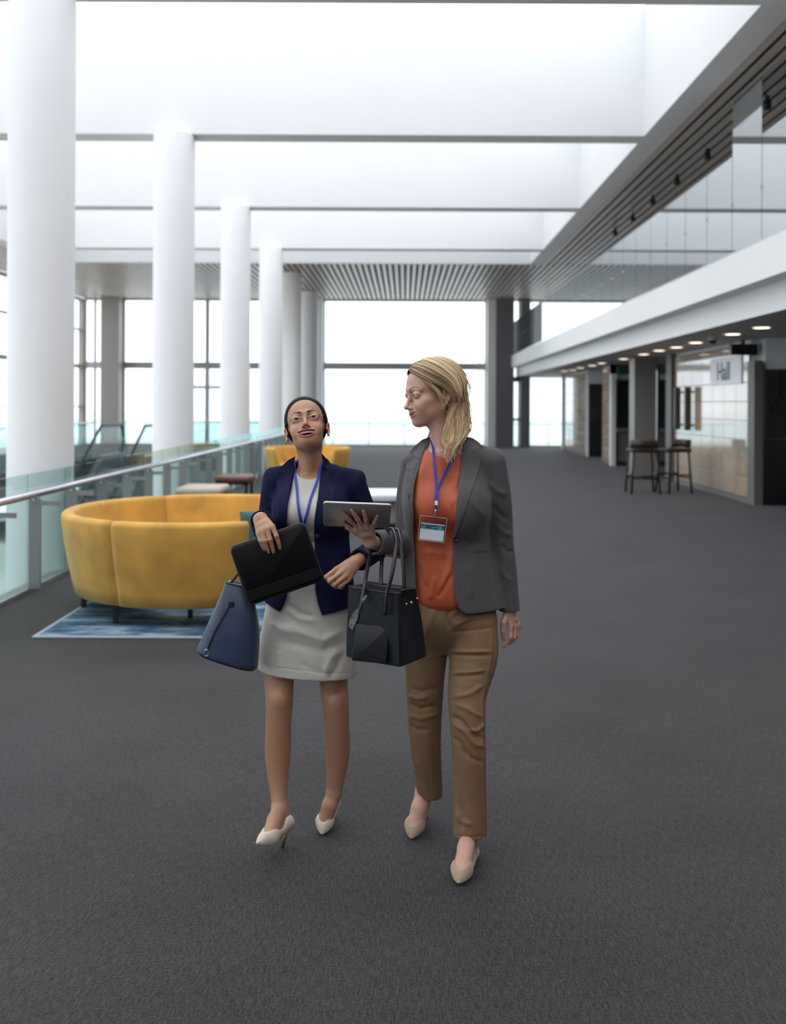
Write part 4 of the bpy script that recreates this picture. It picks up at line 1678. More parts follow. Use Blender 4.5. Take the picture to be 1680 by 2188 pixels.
# clothing of the blonde woman
GREYW = mat('grey_wool_suiting', srgb(82, 79, 81), .85, spec=.3, var=.10, vscale=160, bump=.12, bscale=900, sheen=.12, stretch=(3, 3, .6))
ORANGE = mat('burnt_orange_satin', srgb(174, 79, 42), .55, var=.05, vscale=14, sheen=.05, bump=.04, bscale=600)
TAN = mat('tan_cotton_twill', srgb(128, 99, 71), .8, var=.06, vscale=30, bump=.08, bscale=700)
yaw2 = rad(18)
bl = [(.875, .150, 3.415, .126, .118), (.90, .152, 3.415, .134, .128), (.95, .154, 3.415, .136, .127), (1.11, .152, 3.415, .132, .108), (1.25, .152, 3.415, .140, .128), (1.34, .152, 3.42, .138, .105), (1.405, .150, 3.42, .115, .078), (1.442, .148, 3.425, .080, .060)]
Fb = Field([axis(-.03, .34, .0026), axis(3.22, 3.58, .0028), axis(.86, 1.46, .0026)])
Fb.put(levels(bl, yaw2), 0)
Fb.put(el((.10, 3.335, 1.235), (.055, .055, .06)), .05)
Fb.put(el((.205, 3.305, 1.235), (.055, .055, .06)), .05)
for k in range(2):
    pass
# round neckline
ncut = rc(nb2 + [-.006, -.03, .022], nb2 + [0, 0, .10], .064, .072)
Fb.put(ncut, .006, 's')
blouse, bvb = garment('blouse', Fb, ORANGE, pw2, [
    ([(905, 985), (893, 1040), (889, 1095)], 9, .006), ([(948, 1085), (955, 1150), (950, 1220)], 10, -.0035), ([(915, 1165), (912, 1215), (903, 1262)], 9, .003),
    ([(968, 1175), (962, 1215), (940, 1265)], 7, .004), ([(966, 1225), (950, 1255), (935, 1280)], 5, -.004), ([(893, 1205), (900, 1235), (915, 1262)], 7, -.003),
    ([(985, 1005), (975, 1035), (960, 1052)], 7, .004), ([(930, 1230), (925, 1262), (918, 1282)], 5, .004), ([(900, 1185), (925, 1180), (960, 1190)], 8, .002)])

# blazer
bz = [(.865, .180, 3.425, .192, .150), (.90, .178, 3.425, .188, .147), (1.0, .170, 3.425, .176, .138), (1.11, .162, 3.425, .160, .126), (1.25, .160, 3.42, .166, .146), (1.345, .162, 3.425, .162, .122), (1.41, .160, 3.43, .130, .092), (1.452, .152, 3.432, .088, .072)]
Fz = Field([axis(-.17, .47, .0034), axis(3.08, 3.62, .0034), axis(.83, 1.50, .0034)])
Fz.put(levels(bz, yaw2), 0)
Fz.put(el((.095, 3.335, 1.235), (.07, .058, .08)), .07)
Fz.put(el((.215, 3.312, 1.235), (.07, .058, .08)), .07)
Fz.put(rc((.20, 3.425, 1.425), (.315, 3.405, 1.400), .050, .045), .03)
Fz.put(rc((.11, 3.44, 1.418), (.048, 3.460, 1.385), .050, .045), .03)
Fz.put(rc((.205, 3.43, 1.448), (.175, 3.48, 1.462), .028, .022), .02)
Fz.put(rc((.100, 3.44, 1.444), (.140, 3.485, 1.462), .026, .022), .02)
sL = [np.array([.322, 3.405, 1.388]), np.array([.345, 3.41, 1.25]), P(1072, 1150, 3.435), P(1081, 1225, 3.435), P(1089.5, 1312, 3.432)]
Fz.put(limb(sL, [.050, .047, .044, .0415, .0385]), .016)
sR = [np.array([.034, 3.462, 1.375]), np.array([.016, 3.462, 1.24]), P(869, 1158, 3.44), P(833, 1158, 3.31), P(790, 1160, 3.19)]
Fz.put(limb(sR, [.050, .047, .047, .045, .0415]), .014)
# open cuffs
cL = P(1089.5, 1304, 3.432)
Fz.put((lambda X, Y, Z: -(Z - cL[2] - .05 * (X - cL[0])) + 0 * X, cL - .06, cL + [.06, .06, .012]), 0, 'i', pad=0)
Fz.put(rc(P(1089.0, 1296, 3.432), P(1089.5, 1330, 3.43), .028, .030), .002, 's')
dR = P(799, 1159.5, 3.217) - P(833, 1158, 3.31)
dR /= np.linalg.norm(dR)
cR = P(796, 1159.5, 3.212)
Fz.put((lambda X, Y, Z: (X - cR[0]) * dR[0] + (Y - cR[1]) * dR[1] + (Z - cR[2]) * dR[2], cR - .075, cR + .075), 0, 'i', pad=0)
Fz.put(rc(cR - dR * .035, cR + dR * .03, .034, .0375), .002, 's')
# front opening and neck
eL = [(1.46, P(912, 950, 3.3)[0]), (1.40, P(902, 985, 3.3)[0]), (1.32, P(886, 1040, 3.29)[0]), (1.25, P(882.5, 1070, 3.28)[0]), (1.10, P(886, 1164, 3.29)[0]), (.90, P(891, 1275, 3.29)[0]), (.84, P(892, 1310, 3.29)[0])]
eR = [(1.46, P(990, 950, 3.3)[0]), (1.40, P(988, 985, 3.3)[0]), (1.32, P(981, 1040, 3.28)[0]), (1.25, P(976, 1070, 3.27)[0]), (1.12, P(968.5, 1148, 3.28)[0]), (1.05, P(969, 1190, 3.28)[0]), (.95, P(971, 1240, 3.28)[0]), (.905, P(976, 1266, 3.28)[0]), (.878, P(985, 1285, 3.28)[0]), (.866, P(996, 1295, 3.28)[0]), (.855, P(1020, 1302, 3.28)[0])]
zl, xl = np.array(sorted(eL)).T
zr, xr = np.array(sorted(eR)).T


def opening(X, Y, Z):
    return np.maximum(np.maximum(np.interp(Z, zl, xl) - X, X - np.interp(Z, zr, xr)), Y - 3.40)


Fz.put((opening, np.array([-.05, 3.12, .83]), np.array([.32, 3.42, 1.50])), .004, 's')
Fz.put(rc(nb2 + [-.004, -.012, -.015], nb2 + [-.012, -.03, .11], .060, .072), .006, 's')
blazer2, bvz = garment('blazer', Fz, GREYW, pw2, [
    ([(1045, 1030), (1062, 1050), (1085, 1058)], 6, .005), ([(1050, 1075), (1068, 1100), (1090, 1112)], 6, -.005), ([(1060, 1120), (1080, 1140), (1095, 1142)], 6, .005),
    ([(1070, 1165), (1085, 1178), (1098, 1180)], 5, -.004), ([(1065, 1205), (1080, 1232), (1098, 1244)], 6, .004), ([(1045, 1110), (1050, 1160), (1058, 1230), (1064, 1295)], 4, -.006),
    ([(1000, 1060), (1018, 1085), (1042, 1110)], 7, .004), ([(985, 1150), (1005, 1165), (1030, 1160)], 8, -.004), ([(860, 1020), (852, 1060), (848, 1110)], 5, -.004),
    ([(1045, 985), (1050, 1020), (1046, 1060)], 3, -.004), ([(868, 985), (864, 1020), (868, 1060)], 3, -.004),
    ([(1000, 1200), (1010, 1240), (1005, 1280)], 9, .003), ([(1030, 1190), (1038, 1240), (1040, 1290)], 8, -.003), ([(830, 1142), (838, 1160), (835, 1178)], 4, .003), ([(812, 1140), (818, 1160), (815, 1180)], 4, -.002)])
LAP2 = mat('grey_wool_lapel', srgb(84, 81, 83), .85, spec=.3, var=.10, vscale=160, bump=.12, bscale=900, sheen=.12, stretch=(3, 3, .6))
drape('lapel', [(1000, 972), (1013.7, 966), (1029.3, 980), (1024, 1000), (1012, 1035), (997, 1080), (983, 1122), (970.5, 1148), (971, 1128), (975.5, 1080), (980.5, 1030), (987, 990)], bvz, LAP2, blazer2, .004, .004)
drape('collar', [(994, 932), (1010, 936), (1022, 944), (1033, 954.5), (1014, 965.5), (1000, 972), (988.5, 986), (991, 960)], bvz, LAP2, blazer2, .005, .004)
drape('lapel', [(885.5, 973), (896, 985), (899.5, 996), (889, 1022), (883, 1042), (884, 1080), (886.5, 1162), (882, 1135), (876.5, 1100), (871, 1055), (868, 1010), (869.5, 984)], bvz, LAP2, blazer2, .0045, .004, 4.0, 6)
drape('collar', [(921, 933), (917, 945), (909, 965), (900.5, 988), (893, 981), (885.5, 973), (876, 966), (886, 953), (903, 939)], bvz, LAP2, blazer2, .005, .004)
drape('pocket_welt', [(1012, 1175.5), (1030, 1173.5), (1048, 1173), (1048, 1178), (1030, 1179), (1012, 1179.5)], bvz, LAP2, blazer2, .0035, .004, 2.5)
h = ray(bvz, 974.5, 1151.5)
hp = P(974.5, 1151.5, h[0][1] - .004) if h is not None else P(974.5, 1151.5, 3.27)
m = MB()
a = np.linspace(0, 2 * PI, 20, endpoint=False)
m.loft([[hp + np.array([r * math.cos(t), y, r * math.sin(t)]) for t in a] for r, y in ((.0095, .004), (.0105, .001), (.0100, -.003), (.0080, -.004), (.0070, -.003), (.004, -.0025))])
m.build('button', mat('black_horn_button', (.012, .012, .013), .3), blazer2, True)

# trousers
Ft = Field([axis(-.04, .40, .0036), axis(3.18, 3.66, .0036), axis(.04, .95, .0036)])
Ft.put(levels([(.70, .166, 3.42, .10, .05), (.76, .166, 3.42, .145, .095), (.82, .168, 3.42, .168, .118), (.87, .170, 3.42, .165, .118), (.93, .168, 3.42, .150, .105)], yaw2), 0)
tL = [P(1008, 1335, 3.405), P(1012, 1400, 3.375), P(999, 1480, 3.325), P(999, 1530, 3.30), P(1002, 1600, 3.29), P(1004, 1700, 3.30), P(1005, 1815, 3.30)]
Ft.put(limb(tL, [.093, .088, .0695, .0645, .0600, .0585, .0605]), .02)
tR = [P(914, 1335, 3.43), P(909, 1430, 3.44), P(908, 1500, 3.455), P(908, 1550, 3.47), P(910, 1600, 3.49), P(916, 1660, 3.525), P(920, 1722, 3.56)]
Ft.put(limb(tR, [.088, .0735, .0660, .0615, .0570, .0510, .0480]), .02)
Ft.put((lambda X, Y, Z: -(Z - .085 + .10 * (Y - 3.30) - .05 * (X - .23)), np.array([.14, 3.18, .03]), np.array([.34, 3.40, .14])), 0, 'i', pad=0)
cz = P(918, 1706, 3.52)[2]
Ft.put((lambda X, Y, Z: -(Z - cz + .05 * (X - .09)), np.array([-.02, 3.42, .03]), np.array([.175, 3.68, .19])), 0, 'i', pad=0)
Ft.put(rc(P(1005, 1790, 3.30), P(1005, 1830, 3.30), .050, .054), .002, 's')
Ft.put(rc(P(919, 1695, 3.545), P(920, 1740, 3.56), .039, .042), .002, 's')
trousers, bvt = garment('trousers', Ft, TAN, pw2, [
    ([(965, 1322), (990, 1308), (1030, 1300), (1062, 1298)], 4, -.006), ([(968, 1338), (1000, 1322), (1058, 1310)], 5, .006), ([(963, 1352), (1005, 1348), (1058, 1340)], 4, -.004),
    ([(962, 1398), (1000, 1400), (1050, 1400)], 3.5, -.006), ([(962, 1392), (1000, 1393), (1052, 1392)], 3.5, .005), ([(968, 1445), (1000, 1444), (1036, 1440)], 4, -.005), ([(968, 1438), (1000, 1437), (1040, 1432)], 4, .004),
    ([(970, 1490), (1005, 1482), (1034, 1462)], 5, .006), ([(965, 1530), (985, 1540), (1010, 1570), (1034, 1580)], 5, -.008), ([(970, 1548), (992, 1560), (1015, 1590), (1036, 1596)], 5, .007),
    ([(975, 1505), (1000, 1515), (1034, 1535)], 5, .006), ([(968, 1575), (985, 1590), (1000, 1625)], 5, -.006), ([(1036, 1545), (1020, 1562), (1000, 1560)], 4, .006), ([(985, 1600), (1010, 1622), (1034, 1630)], 5, -.005),
    ([(975, 1735), (985, 1755), (1010, 1762)], 5, .005), ([(980, 1705), (990, 1740), (985, 1775)], 5, -.004), ([(972, 1786), (1005, 1790), (1038, 1786)], 2.5, -.003),
    ([(872, 1485), (890, 1492), (915, 1490)], 5, .006), ([(872, 1502), (895, 1515), (935, 1508)], 5, -.006), ([(873, 1528), (900, 1535), (938, 1525)], 5, .006), ([(873, 1548), (890, 1560), (920, 1560)], 5, -.005),
    ([(876, 1470), (900, 1478), (940, 1470)], 5, -.004), ([(962, 1300), (955, 1320), (960, 1345)], 5, -.006), ([(930, 1300), (920, 1330), (905, 1360)], 6, .004), ([(1052, 1310), (1050, 1400), (1030, 1500), (1032, 1640), (1036, 1780)], 2.2, .0025),
    ([(890, 1620), (905, 1650), (912, 1690)], 6, .004), ([(925, 1580), (932, 1630), (935, 1690)], 5, -.003)])
NUDE = mat('nude_suede', srgb(176, 150, 128), .85, var=.04, vscale=60, sheen=.3)
HEELN = mat('nude_heel_cover', srgb(150, 125, 105), .6)
s1 = pump('shoe', F2L['toe'], F2L['ball'], F2L['heel'], F2L['ankle'], NUDE, pw2, PZ(1013, 1836, .003), HEELN)
s2 = pump('shoe', F2R['toe'], F2R['ball'], F2R['heel'], F2R['ankle'], NUDE, pw2, F2R['heel'] + [.01, .035, -.085], HEELN)
# ------------------------------------------------------------------ blonde hair
def hair_mat(name, dark, mid, light, rough=.38, spec=.5):
    m = bpy.data.materials.new(name)
    m.use_nodes = True
    n, l = m.node_tree.nodes, m.node_tree.links
    b = n['Principled BSDF']
    a = n.new('ShaderNodeAttribute'); a.attribute_name = 'tone'
    t = n.new('ShaderNodeTexCoord')
    z = n.new('ShaderNodeTexNoise'); z.inputs['Scale'].default_value = 260; z.inputs['Detail'].default_value = 2
    l.new(t.outputs['Object'], z.inputs[0])
    ad = n.new('ShaderNodeMath'); ad.operation = 'MULTIPLY_ADD'
    l.new(z.outputs[0], ad.inputs[0]); ad.inputs[1].default_value = .35
    l.new(a.outputs['Fac'], ad.inputs[2])
    r = n.new('ShaderNodeValToRGB')
    r.color_ramp.elements[0].position = .15; r.color_ramp.elements[0].color = dark
    r.color_ramp.elements[1].position = 1.0; r.color_ramp.elements[1].color = light
    e = r.color_ramp.elements.new(.6); e.color = mid
    l.new(ad.outputs[0], r.inputs[0])
    l.new(r.outputs[0], b.inputs['Base Color'])
    b.inputs['Roughness'].default_value = rough
    b.inputs['Specular IOR Level'].default_value = spec
    b.inputs['Anisotropic'].default_value = .5
    return m


def locks(name, guides, n, rad0, m, parent, spread=.012, seed=3, strands=4, tip=.25, tone=(.25, .85), wave=.0, flat=.55):
    """many tapered locks interpolated between neighbouring guide curves; each lock is a small bundle of ridged strands"""
    rg_ = np.random.default_rng(seed)
    G = [catmull(g, 26) for g in guides]
    V, Fc, T = [], [], []
    seg = 6
    for i in range(n):
        u = rg_.uniform(0, len(G) - 1)
        k = min(int(u), len(G) - 2)
        f = u - k
        c = G[k] * (1 - f) + G[k + 1] * f
        c = c + rg_.normal(0, spread, 3) * np.linspace(.35, 1, 26)[:, None]
        ph, am = rg_.uniform(0, 6.28), wave * rg_.uniform(.5, 1.3)
        tt = np.linspace(0, 1, 26)
        ph2 = u * .8 + rg_.normal(0, .45)
        sw = np.clip((tt - .42) / .3, 0, 1)
        c[:, 0] += am * np.sin(ph2 + (tt - .42) * 17) * sw
        c[:, 1] += .7 * am * np.cos(ph2 + (tt - .42) * 17) * sw
        t0, t1 = rg_.uniform(0, .08), rg_.uniform(.86, 1)
        c = catmull(c[int(t0 * 25):max(int(t1 * 25) + 1, 4)], 22)
        r0 = rad0 * rg_.uniform(.6, 1.25)
        tb = rg_.uniform(*tone)
        base = len(V)
        tl = np.linspace(0, 1, 22)
        rr = r0 * np.minimum(1, .25 + tl * 5) * (1 - (1 - tip) * np.clip((tl - .45) / .55, 0, 1) ** 1.3)
        for j in range(22):
            tg = c[min(j + 1, 21)] - c[max(j - 1, 0)]
            tg /= np.linalg.norm(tg) + 1e-9
            a_ = np.cross(tg, [0.0, -1.0, .25]); a_ /= np.linalg.norm(a_) + 1e-9
            b_ = np.cross(a_, tg)
            tw = tl[j] * 1.2 + ph * .15
            for w in range(seg):
                an = 2 * PI * w / seg
                x, y = math.cos(an), flat * math.sin(an)
                x, y = x * math.cos(tw) - y * math.sin(tw), x * math.sin(tw) + y * math.cos(tw)
                V.append(c[j] + rr[j] * (x * a_ + y * b_))
                T.append(np.clip(tb + .34 * (tl[j] - .42) + .10 * math.sin(an * 2), 0, 1))
        for j in range(21):
            for w in range(seg):
                p0, p1 = base + j * seg + w, base + j * seg + (w + 1) % seg
                Fc.append((p0, p1, p1 + seg, p0 + seg))
    me = quad_mesh(name, np.array(V), np.array(Fc), np.repeat(np.array(T)[:, None], 3, 1))
    return link(name, me, m, parent, True)


BLOND = hair_mat('blonde_hair', srgb(84, 63, 46), srgb(168, 136, 100), srgb(226, 198, 154))
Fh = Field([axis(-.02, .32, .0026), axis(3.20, 3.60, .0030), axis(1.36, 1.80, .0026)])


def hp2(prim, k=.015, op='u'):
    Fh.put(xf(prim, H2c, H2R, H2s), k, op)


hp2(el((0, .018, .038), (.0780, .0975, .0820)), 0)
hp2(el((0, -.022, .042), (.0680, .0665, .0620)), .02)
hp2(el((0, .050, -.010), (.070, .062, .085)), .03)
Fh.put(chain([P(962, 830, 3.42), P(978, 880, 3.41), P(976, 920, 3.40), P(966, 950, 3.37)], [.050, .040, .030, .016], .02), .03)
# face, ear and neck stay free
hp2(el((0, -.104, -.030), (.094, .079, .106)), .006, 's')
hp2(el((.060, -.030, -.055), (.050, .040, .055)), .008, 's')
hp2(el((-.060, -.030, -.055), (.050, .040, .055)), .008, 's')
Fh.put(rc(H2c + H2R @ np.array([.0, -.005, -.085]), nb2 + [-.005, -.035, -.02], .050, .060), .01, 's')
Vh, Qh = Fh.mesh(3)
Lh = (Vh - H2c) @ H2R / H2s
tn = .30 + .22 * np.sin(Lh[:, 1] * 150 + Lh[:, 2] * 60) * .5 + .18 * np.clip((1.62 - Vh[:, 2]) / .15, 0, 1)
tn -= .22 * np.exp(-(Lh[:, 0] + .012) ** 2 / .0006) * (Lh[:, 2] > .06)
hair2 = link('hair', quad_mesh('hair', Vh, Qh, np.repeat(np.clip(tn, 0, 1)[:, None], 3, 1)), BLOND, pw2, True)


def HL(*pts):
    """head-local points to world"""
    return [H2c + H2R @ np.array(q) * H2s for q in pts]


# guides on her left side (towards the viewer): from the parting over the temple, behind the ear and down to the collar
gs = [
    HL((.008, -.088, .086), (.038, -.078, .070), (.064, -.048, .046), (.0795, -.008, .022), (.0830, .022, -.010), (.078, .030, -.060)) + P4([(951, 935, 3.300), (952, 962, 3.262), (965, 988, 3.245)]),
    HL((.000, -.074, .102), (.034, -.062, .092), (.066, -.030, .066), (.0835, .012, .032), (.0865, .032, -.010), (.078, .040, -.060)) + P4([(962, 930, 3.305), (951, 960, 3.268), (961, 998, 3.240)]),
    HL((-.006, -.050, .113), (.032, -.040, .108), (.068, -.008, .080), (.0860, .032, .036), (.0880, .046, -.012), (.078, .055, -.058)) + P4([(974, 925, 3.325), (964, 955, 3.275), (972, 1002, 3.240)]),
    HL((-.010, -.020, .121), (.028, -.010, .118), (.064, .022, .092), (.0830, .056, .044), (.0840, .066, -.010), (.074, .070, -.056)) + P4([(985, 922, 3.35), (978, 950, 3.29), (974, 985, 3.250)]),
    HL((-.012, .010, .121), (.022, .024, .121), (.054, .056, .096), (.072, .084, .050), (.072, .090, -.005), (.064, .088, -.055)) + P4([(994, 918, 3.38), (988, 945, 3.33), (980, 970, 3.28)]),
    HL((-.014, .035, .122), (.008, .054, .116), (.030, .088, .092), (.044, .108, .046), (.046, .110, -.008), (.044, .102, -.060)) + P4([(998, 918, 3.42), (992, 938, 3.40), (985, 955, 3.36)]),
]
locks('hair_lock', gs, 520, .0036, BLOND, hair2, spread=.0044, seed=5, tone=(.18, .92), wave=.013, tip=.35, flat=.4)
# her right side, seen beyond the neck
gr = [
    HL((-.008, -.086, .088), (-.040, -.070, .070), (-.066, -.036, .044), (-.080, .004, .015), (-.080, .020, -.04)) + P4([(925, 905, 3.47), (914, 935, 3.45), (899, 957, 3.42)]),
    HL((-.012, -.050, .114), (-.046, -.036, .100), (-.072, .000, .070), (-.084, .030, .020), (-.078, .040, -.04)) + P4([(930, 908, 3.47), (920, 938, 3.45), (908, 962, 3.41)]),
    HL((-.012, .010, .121), (-.050, .026, .106), (-.074, .054, .060), (-.076, .060, .010), (-.066, .066, -.05)) + P4([(940, 915, 3.48), (930, 940, 3.46), (915, 958, 3.43)]),
]
locks('hair_lock', gr, 130, .0036, BLOND, hair2, spread=.004, seed=8, tone=(.12, .75), wave=.004, tip=.2)
# fine strand in front of the ear and flyaways
ge = [HL((.030, -.082, .072), (.058, -.058, .040), (.0735, -.030, .006), (.0760, -.016, -.030), (.0700, -.016, -.066)),
      HL((.034, -.078, .078), (.064, -.050, .044), (.0780, -.020, .008), (.0800, -.006, -.030), (.0740, -.006, -.072))]
locks('hair_strand', ge, 16, .0022, BLOND, hair2, spread=.002, seed=9, tone=(.5, .9), wave=.002, tip=.2)
gf = [HL((.02, .04, .118), (.06, .085, .07), (.062, .112, .02), (.058, .116, -.03), (.05, .118, -.06)), HL((.0, .05, .118), (.03, .10, .08), (.035, .122, .03), (.035, .124, -.02), (.03, .13, -.05))]
locks('hair_strand', gf, 14, .0012, BLOND, hair2, spread=.005, seed=12, tone=(.5, .9), wave=.005, tip=.3)
# hoop earring
ec = (H2c + H2R @ np.array([.0795, .004, -.056]) * H2s)
GOLD = mat('gold_metal', (.75, .50, .18), .22, metal=1.0)
MB().tube([ec + H2R @ np.array([0, .011 * math.sin(t), .014 * math.cos(t)]) for t in np.linspace(0, 2 * PI, 24, endpoint=False)], .0013, 6, closed=True).build('earring', GOLD, pw2, True)
# ================================================================== woman with the portfolio (dark hair, navy blazer)
pw1 = thing('person', 'smiling woman with pulled-back dark hair, navy blazer and cream dress looking up', 'person', (-.36, 3.5, 0))
SK1 = (.43, .225, .140)
H1c, H1R, H1s = np.array([-.3650, 3.501, 1.5015]), rot_head(rad(-5), rad(31), rad(8)), 1.03
M1 = dict(lw=.0375, zcn=-.0480, zu=-.0525, gap=.0155, lip=1.02)
ES1 = 1.16
B1 = Field([axis(-.60, -.02, .0034, [(-.47, -.265, .0018)]), axis(3.16, 3.72, .0034, [(3.36, 3.60, .0019)]), axis(-.005, 1.64, .0036, [(1.39, 1.64, .0017), (1.08, 1.15, .003)])])
inf1 = sculpt_head(B1, H1c, H1R, H1s, eye_open=.52, cheek=1.0, slim=.91, jaw=.76, chin=.011, ear=.014, cran=.012, nose=.003, es=ES1, **M1)
nb1 = np.array([-.350, 3.52, 1.325])
B1.put(rc(H1c + H1R @ np.array([0, .030, -.055]) * H1s, nb1, .043, .047), .02)
B1.put(rc(H1c + H1R @ np.array([0, .006, -.088]) * H1s, nb1 + [.0, -.030, -.005], .026, .022), .014)
for q in (-1, 1):
    B1.put(rc(H1c + H1R @ np.array([q * .036, .020, -.065]) * H1s, nb1 + [q * .012, -.045, -.012], .010, .009), .014)
    B1.put(rc(nb1 + [q * .015, -.048, -.022], nb1 + [q * .075, -.030, -.004], .009, .008), .018)
B1.put(levels([(.60, -.357, 3.50, .13, .09), (.80, -.36, 3.50, .14, .09), (1.08, -.345, 3.50, .100, .075), (1.22, -.345, 3.50, .115, .088), (1.29, -.345, 3.50, .11, .07), (1.335, -.348, 3.515, .075, .052)]), .02)
B1.put(rc((-.39, 3.52, 1.315), (-.47, 3.51, 1.315), .034, .034), .03)
B1.put(rc((-.30, 3.52, 1.315), (-.205, 3.51, 1.305), .034, .034), .03)
A1R = [np.array([-.483, 3.51, 1.310]), P(577, 1158, 3.52), P(556, 1108, 3.285)]
A1L = [np.array([-.190, 3.51, 1.300]), P(812, 1160, 3.56), P(760, 1201, 3.355)]
B1.put(limb(A1R, [.036, .032, .0225]), .02)
B1.put(limb(A1L, [.036, .032, .0225]), .02)
fD = 3.236
build_hand(B1, A1R[2], .022, [
    P4([(583.0, 1126.0, fD + .004), (590.5, 1145.0, fD - .006), (595.5, 1159.5, fD), (598.5, 1171.5, fD + .006)]),
    P4([(571.5, 1131.0, fD + .000), (577.5, 1153.0, fD - .009), (582.0, 1168.0, fD), (585.0, 1180.0, fD + .006)]),
    P4([(560.5, 1136.0, fD + .002), (566.0, 1156.0, fD - .008), (570.5, 1169.5, fD), (574.5, 1180.0, fD + .006)]),
    P4([(552.0, 1141.0, fD + .008), (556.5, 1156.0, fD - .002), (561.0, 1167.0, fD + .002), (565.0, 1175.5, fD + .007)])],
    P4([(563.0, 1116.0, 3.285), (574.0, 1128.0, 3.296), (586.0, 1147.0, 3.297), (594.0, 1163.0, 3.296)]), rf=.0082)
gD = 3.285
build_hand(B1, A1L[2], .022, [
    P4([(719.0, 1216.0, gD + .008), (697.5, 1232.5, gD - .022), (703.0, 1241.0, gD + .008), (716.0, 1238.0, gD + .016)]),
    P4([(728.5, 1224.0, gD + .000), (704.5, 1241.5, gD - .030), (710.0, 1249.0, gD + .004), (722.0, 1245.0, gD + .012)]),
    P4([(737.0, 1232.5, gD + .000), (714.0, 1250.0, gD - .026), (718.5, 1255.0, gD + .006), (728.0, 1250.0, gD + .014)]),
    P4([(744.0, 1240.0, gD + .008), (725.5, 1254.0, gD - .014), (728.5, 1256.5, gD + .012), (735.0, 1252.0, gD + .018)])],
    P4([(744.0, 1203.0, gD + .055), (730.0, 1211.0, gD + .045), (714.0, 1222.0, gD + .030), (706.0, 1231.0, gD + .022)]), rf=.0083)
# legs
B1.put(limb([P(606, 1330, 3.49), P(597, 1450, 3.455), P(597, 1500, 3.43), P(595, 1545, 3.432), P(594, 1600, 3.443), P(594, 1650, 3.440), P(596, 1692, 3.425), P(597, 1724, 3.408)],
             [.070, .0550, .0500, .0465, .0480, .0405, .0310, .0280], 44), .02)
B1.put(el(P(598, 1497, 3.392), (.024, .016, .030)), .02)
B1.put(limb([P(712, 1330, 3.50), P(713, 1450, 3.51), P(717, 1500, 3.475), P(720, 1548, 3.485), P(722, 1600, 3.515), P(719, 1645, 3.53), P(715, 1688, 3.535)],
             [.070, .0540, .0500, .0465, .0465, .0385, .0285], 44), .02)
B1.put(el(P(717, 1500, 3.437), (.024, .016, .030)), .02)
F1R = dict(toe=P(551, 1800, 3.250), ball=P(577, 1786, 3.300), heel=P(613, 1757, 3.395), ankle=P(598, 1728, 3.405))
F1L = dict(toe=PZ(689, 1779, .012), ball=PZ(694, 1756, .034), heel=P(713, 1716, 3.595), ankle=P(714, 1694, 3.535))
for Fq in (F1R, F1L):
    B1.put(chain([Fq['ankle'], Fq['ankle'] * .5 + Fq['ball'] * .5 + [0, -.006, .008], Fq['ball'], Fq['ball'] * .25 + Fq['toe'] * .75], [.0275, .0270, .029, .008], .012), .012)
    B1.put(rc(Fq['ankle'], Fq['heel'], .026, .022), .014)
V1, Q1 = B1.mesh(1)
del B1
C1 = head_colors(V1, H1c, H1R, H1s, SK1, (.36, .030, .040), (.022, .012, .009), (.012, .007, .006), inf1, blush=(1.12, .88, .80), eye_open=.52, brow_w=1.75, es=ES1)
body1 = link('body', quad_mesh('body', V1, Q1, C1), skin_mat('olive_skin', .42), pw1, True)
bv1 = bvh_of(V1, Q1)
IR1 = mat('dark_brown_iris', (.022, .010, .005), .3, spec=.04)
for q in (1, -1):
    eyeball('eye', H1c, H1R, H1s, q, np.array([.06, -1, .32]), pw1, IR1, ES1)
teeth(H1c, H1R, H1s, pw1, drop=.0110, lw=M1['lw'], zcn=M1['zcn'], zu=M1['zu'])
# slicked back hair with a knot behind
DKH = hair_mat('dark_brown_hair', (.006, .005, .005, 1), (.012, .009, .008, 1), (.022, .018, .017, 1), .45, .22)
Fh = Field([axis(-.50, -.24, .0024), axis(3.36, 3.68, .0026), axis(1.34, 1.66, .0024)])


def hp1(prim, k=.015, op='u'):
    Fh.put(xf(prim, H1c, H1R, H1s), k, op)


hp1(el((0, .014, .036 + .006), (.0725, .093, .079 + .006)), 0)
hp1(el((0, -.031, .033 + .006), (.0620, .0640, .062 + .006)), .02)
_X, _Y, _Z = [a_.astype(np.float32) for a_ in (Fh.ax[0][:, None, None], Fh.ax[1][None, :, None], Fh.ax[2][None, None, :])]
_x, _y, _z = _X - H1c[0], _Y - H1c[1], _Z - H1c[2]
lx, ly_, lz = [(_x * H1R[0, k] + _y * H1R[1, k] + _z * H1R[2, k]) / H1s for k in range(3)]
ef = np.minimum(el((0, -.105, -.028), (.1010, .0930, .1060))[0](lx, ly_, lz), np.minimum(el((.080, -.014, -.050), (.050, .040, .058))[0](lx, ly_, lz), el((-.080, -.014, -.050), (.050, .040, .058))[0](lx, ly_, lz)))
ef = np.minimum(ef, lz + .032 + .62 * (ly_ - .02))
ef = np.clip(ef / .020, 0, 1)
Fh.F -= (-.0035 + .0110 * ef * ef * (3 - 2 * ef)).astype(np.float32)
hp1(el((0, .115, .010), (.034, .028, .034)), .006)
Vh, Qh = Fh.mesh(2)
Lh = (Vh - H1c) @ H1R / H1s
st = np.arctan2(Lh[:, 0], Lh[:, 2] + .05)
tn = .30 + .30 * np.sin(st * 90 + np.sin(st * 31) * 2) * .6
Vh = Vh + vnormals(Vh, Qh) * (np.sin(st * 90 + np.sin(st * 31) * 2) * .0003)[:, None]
hair1 = link('hair', quad_mesh('hair', Vh, Qh, np.repeat(np.clip(tn, 0, 1)[:, None], 3, 1)), DKH, pw1, True)
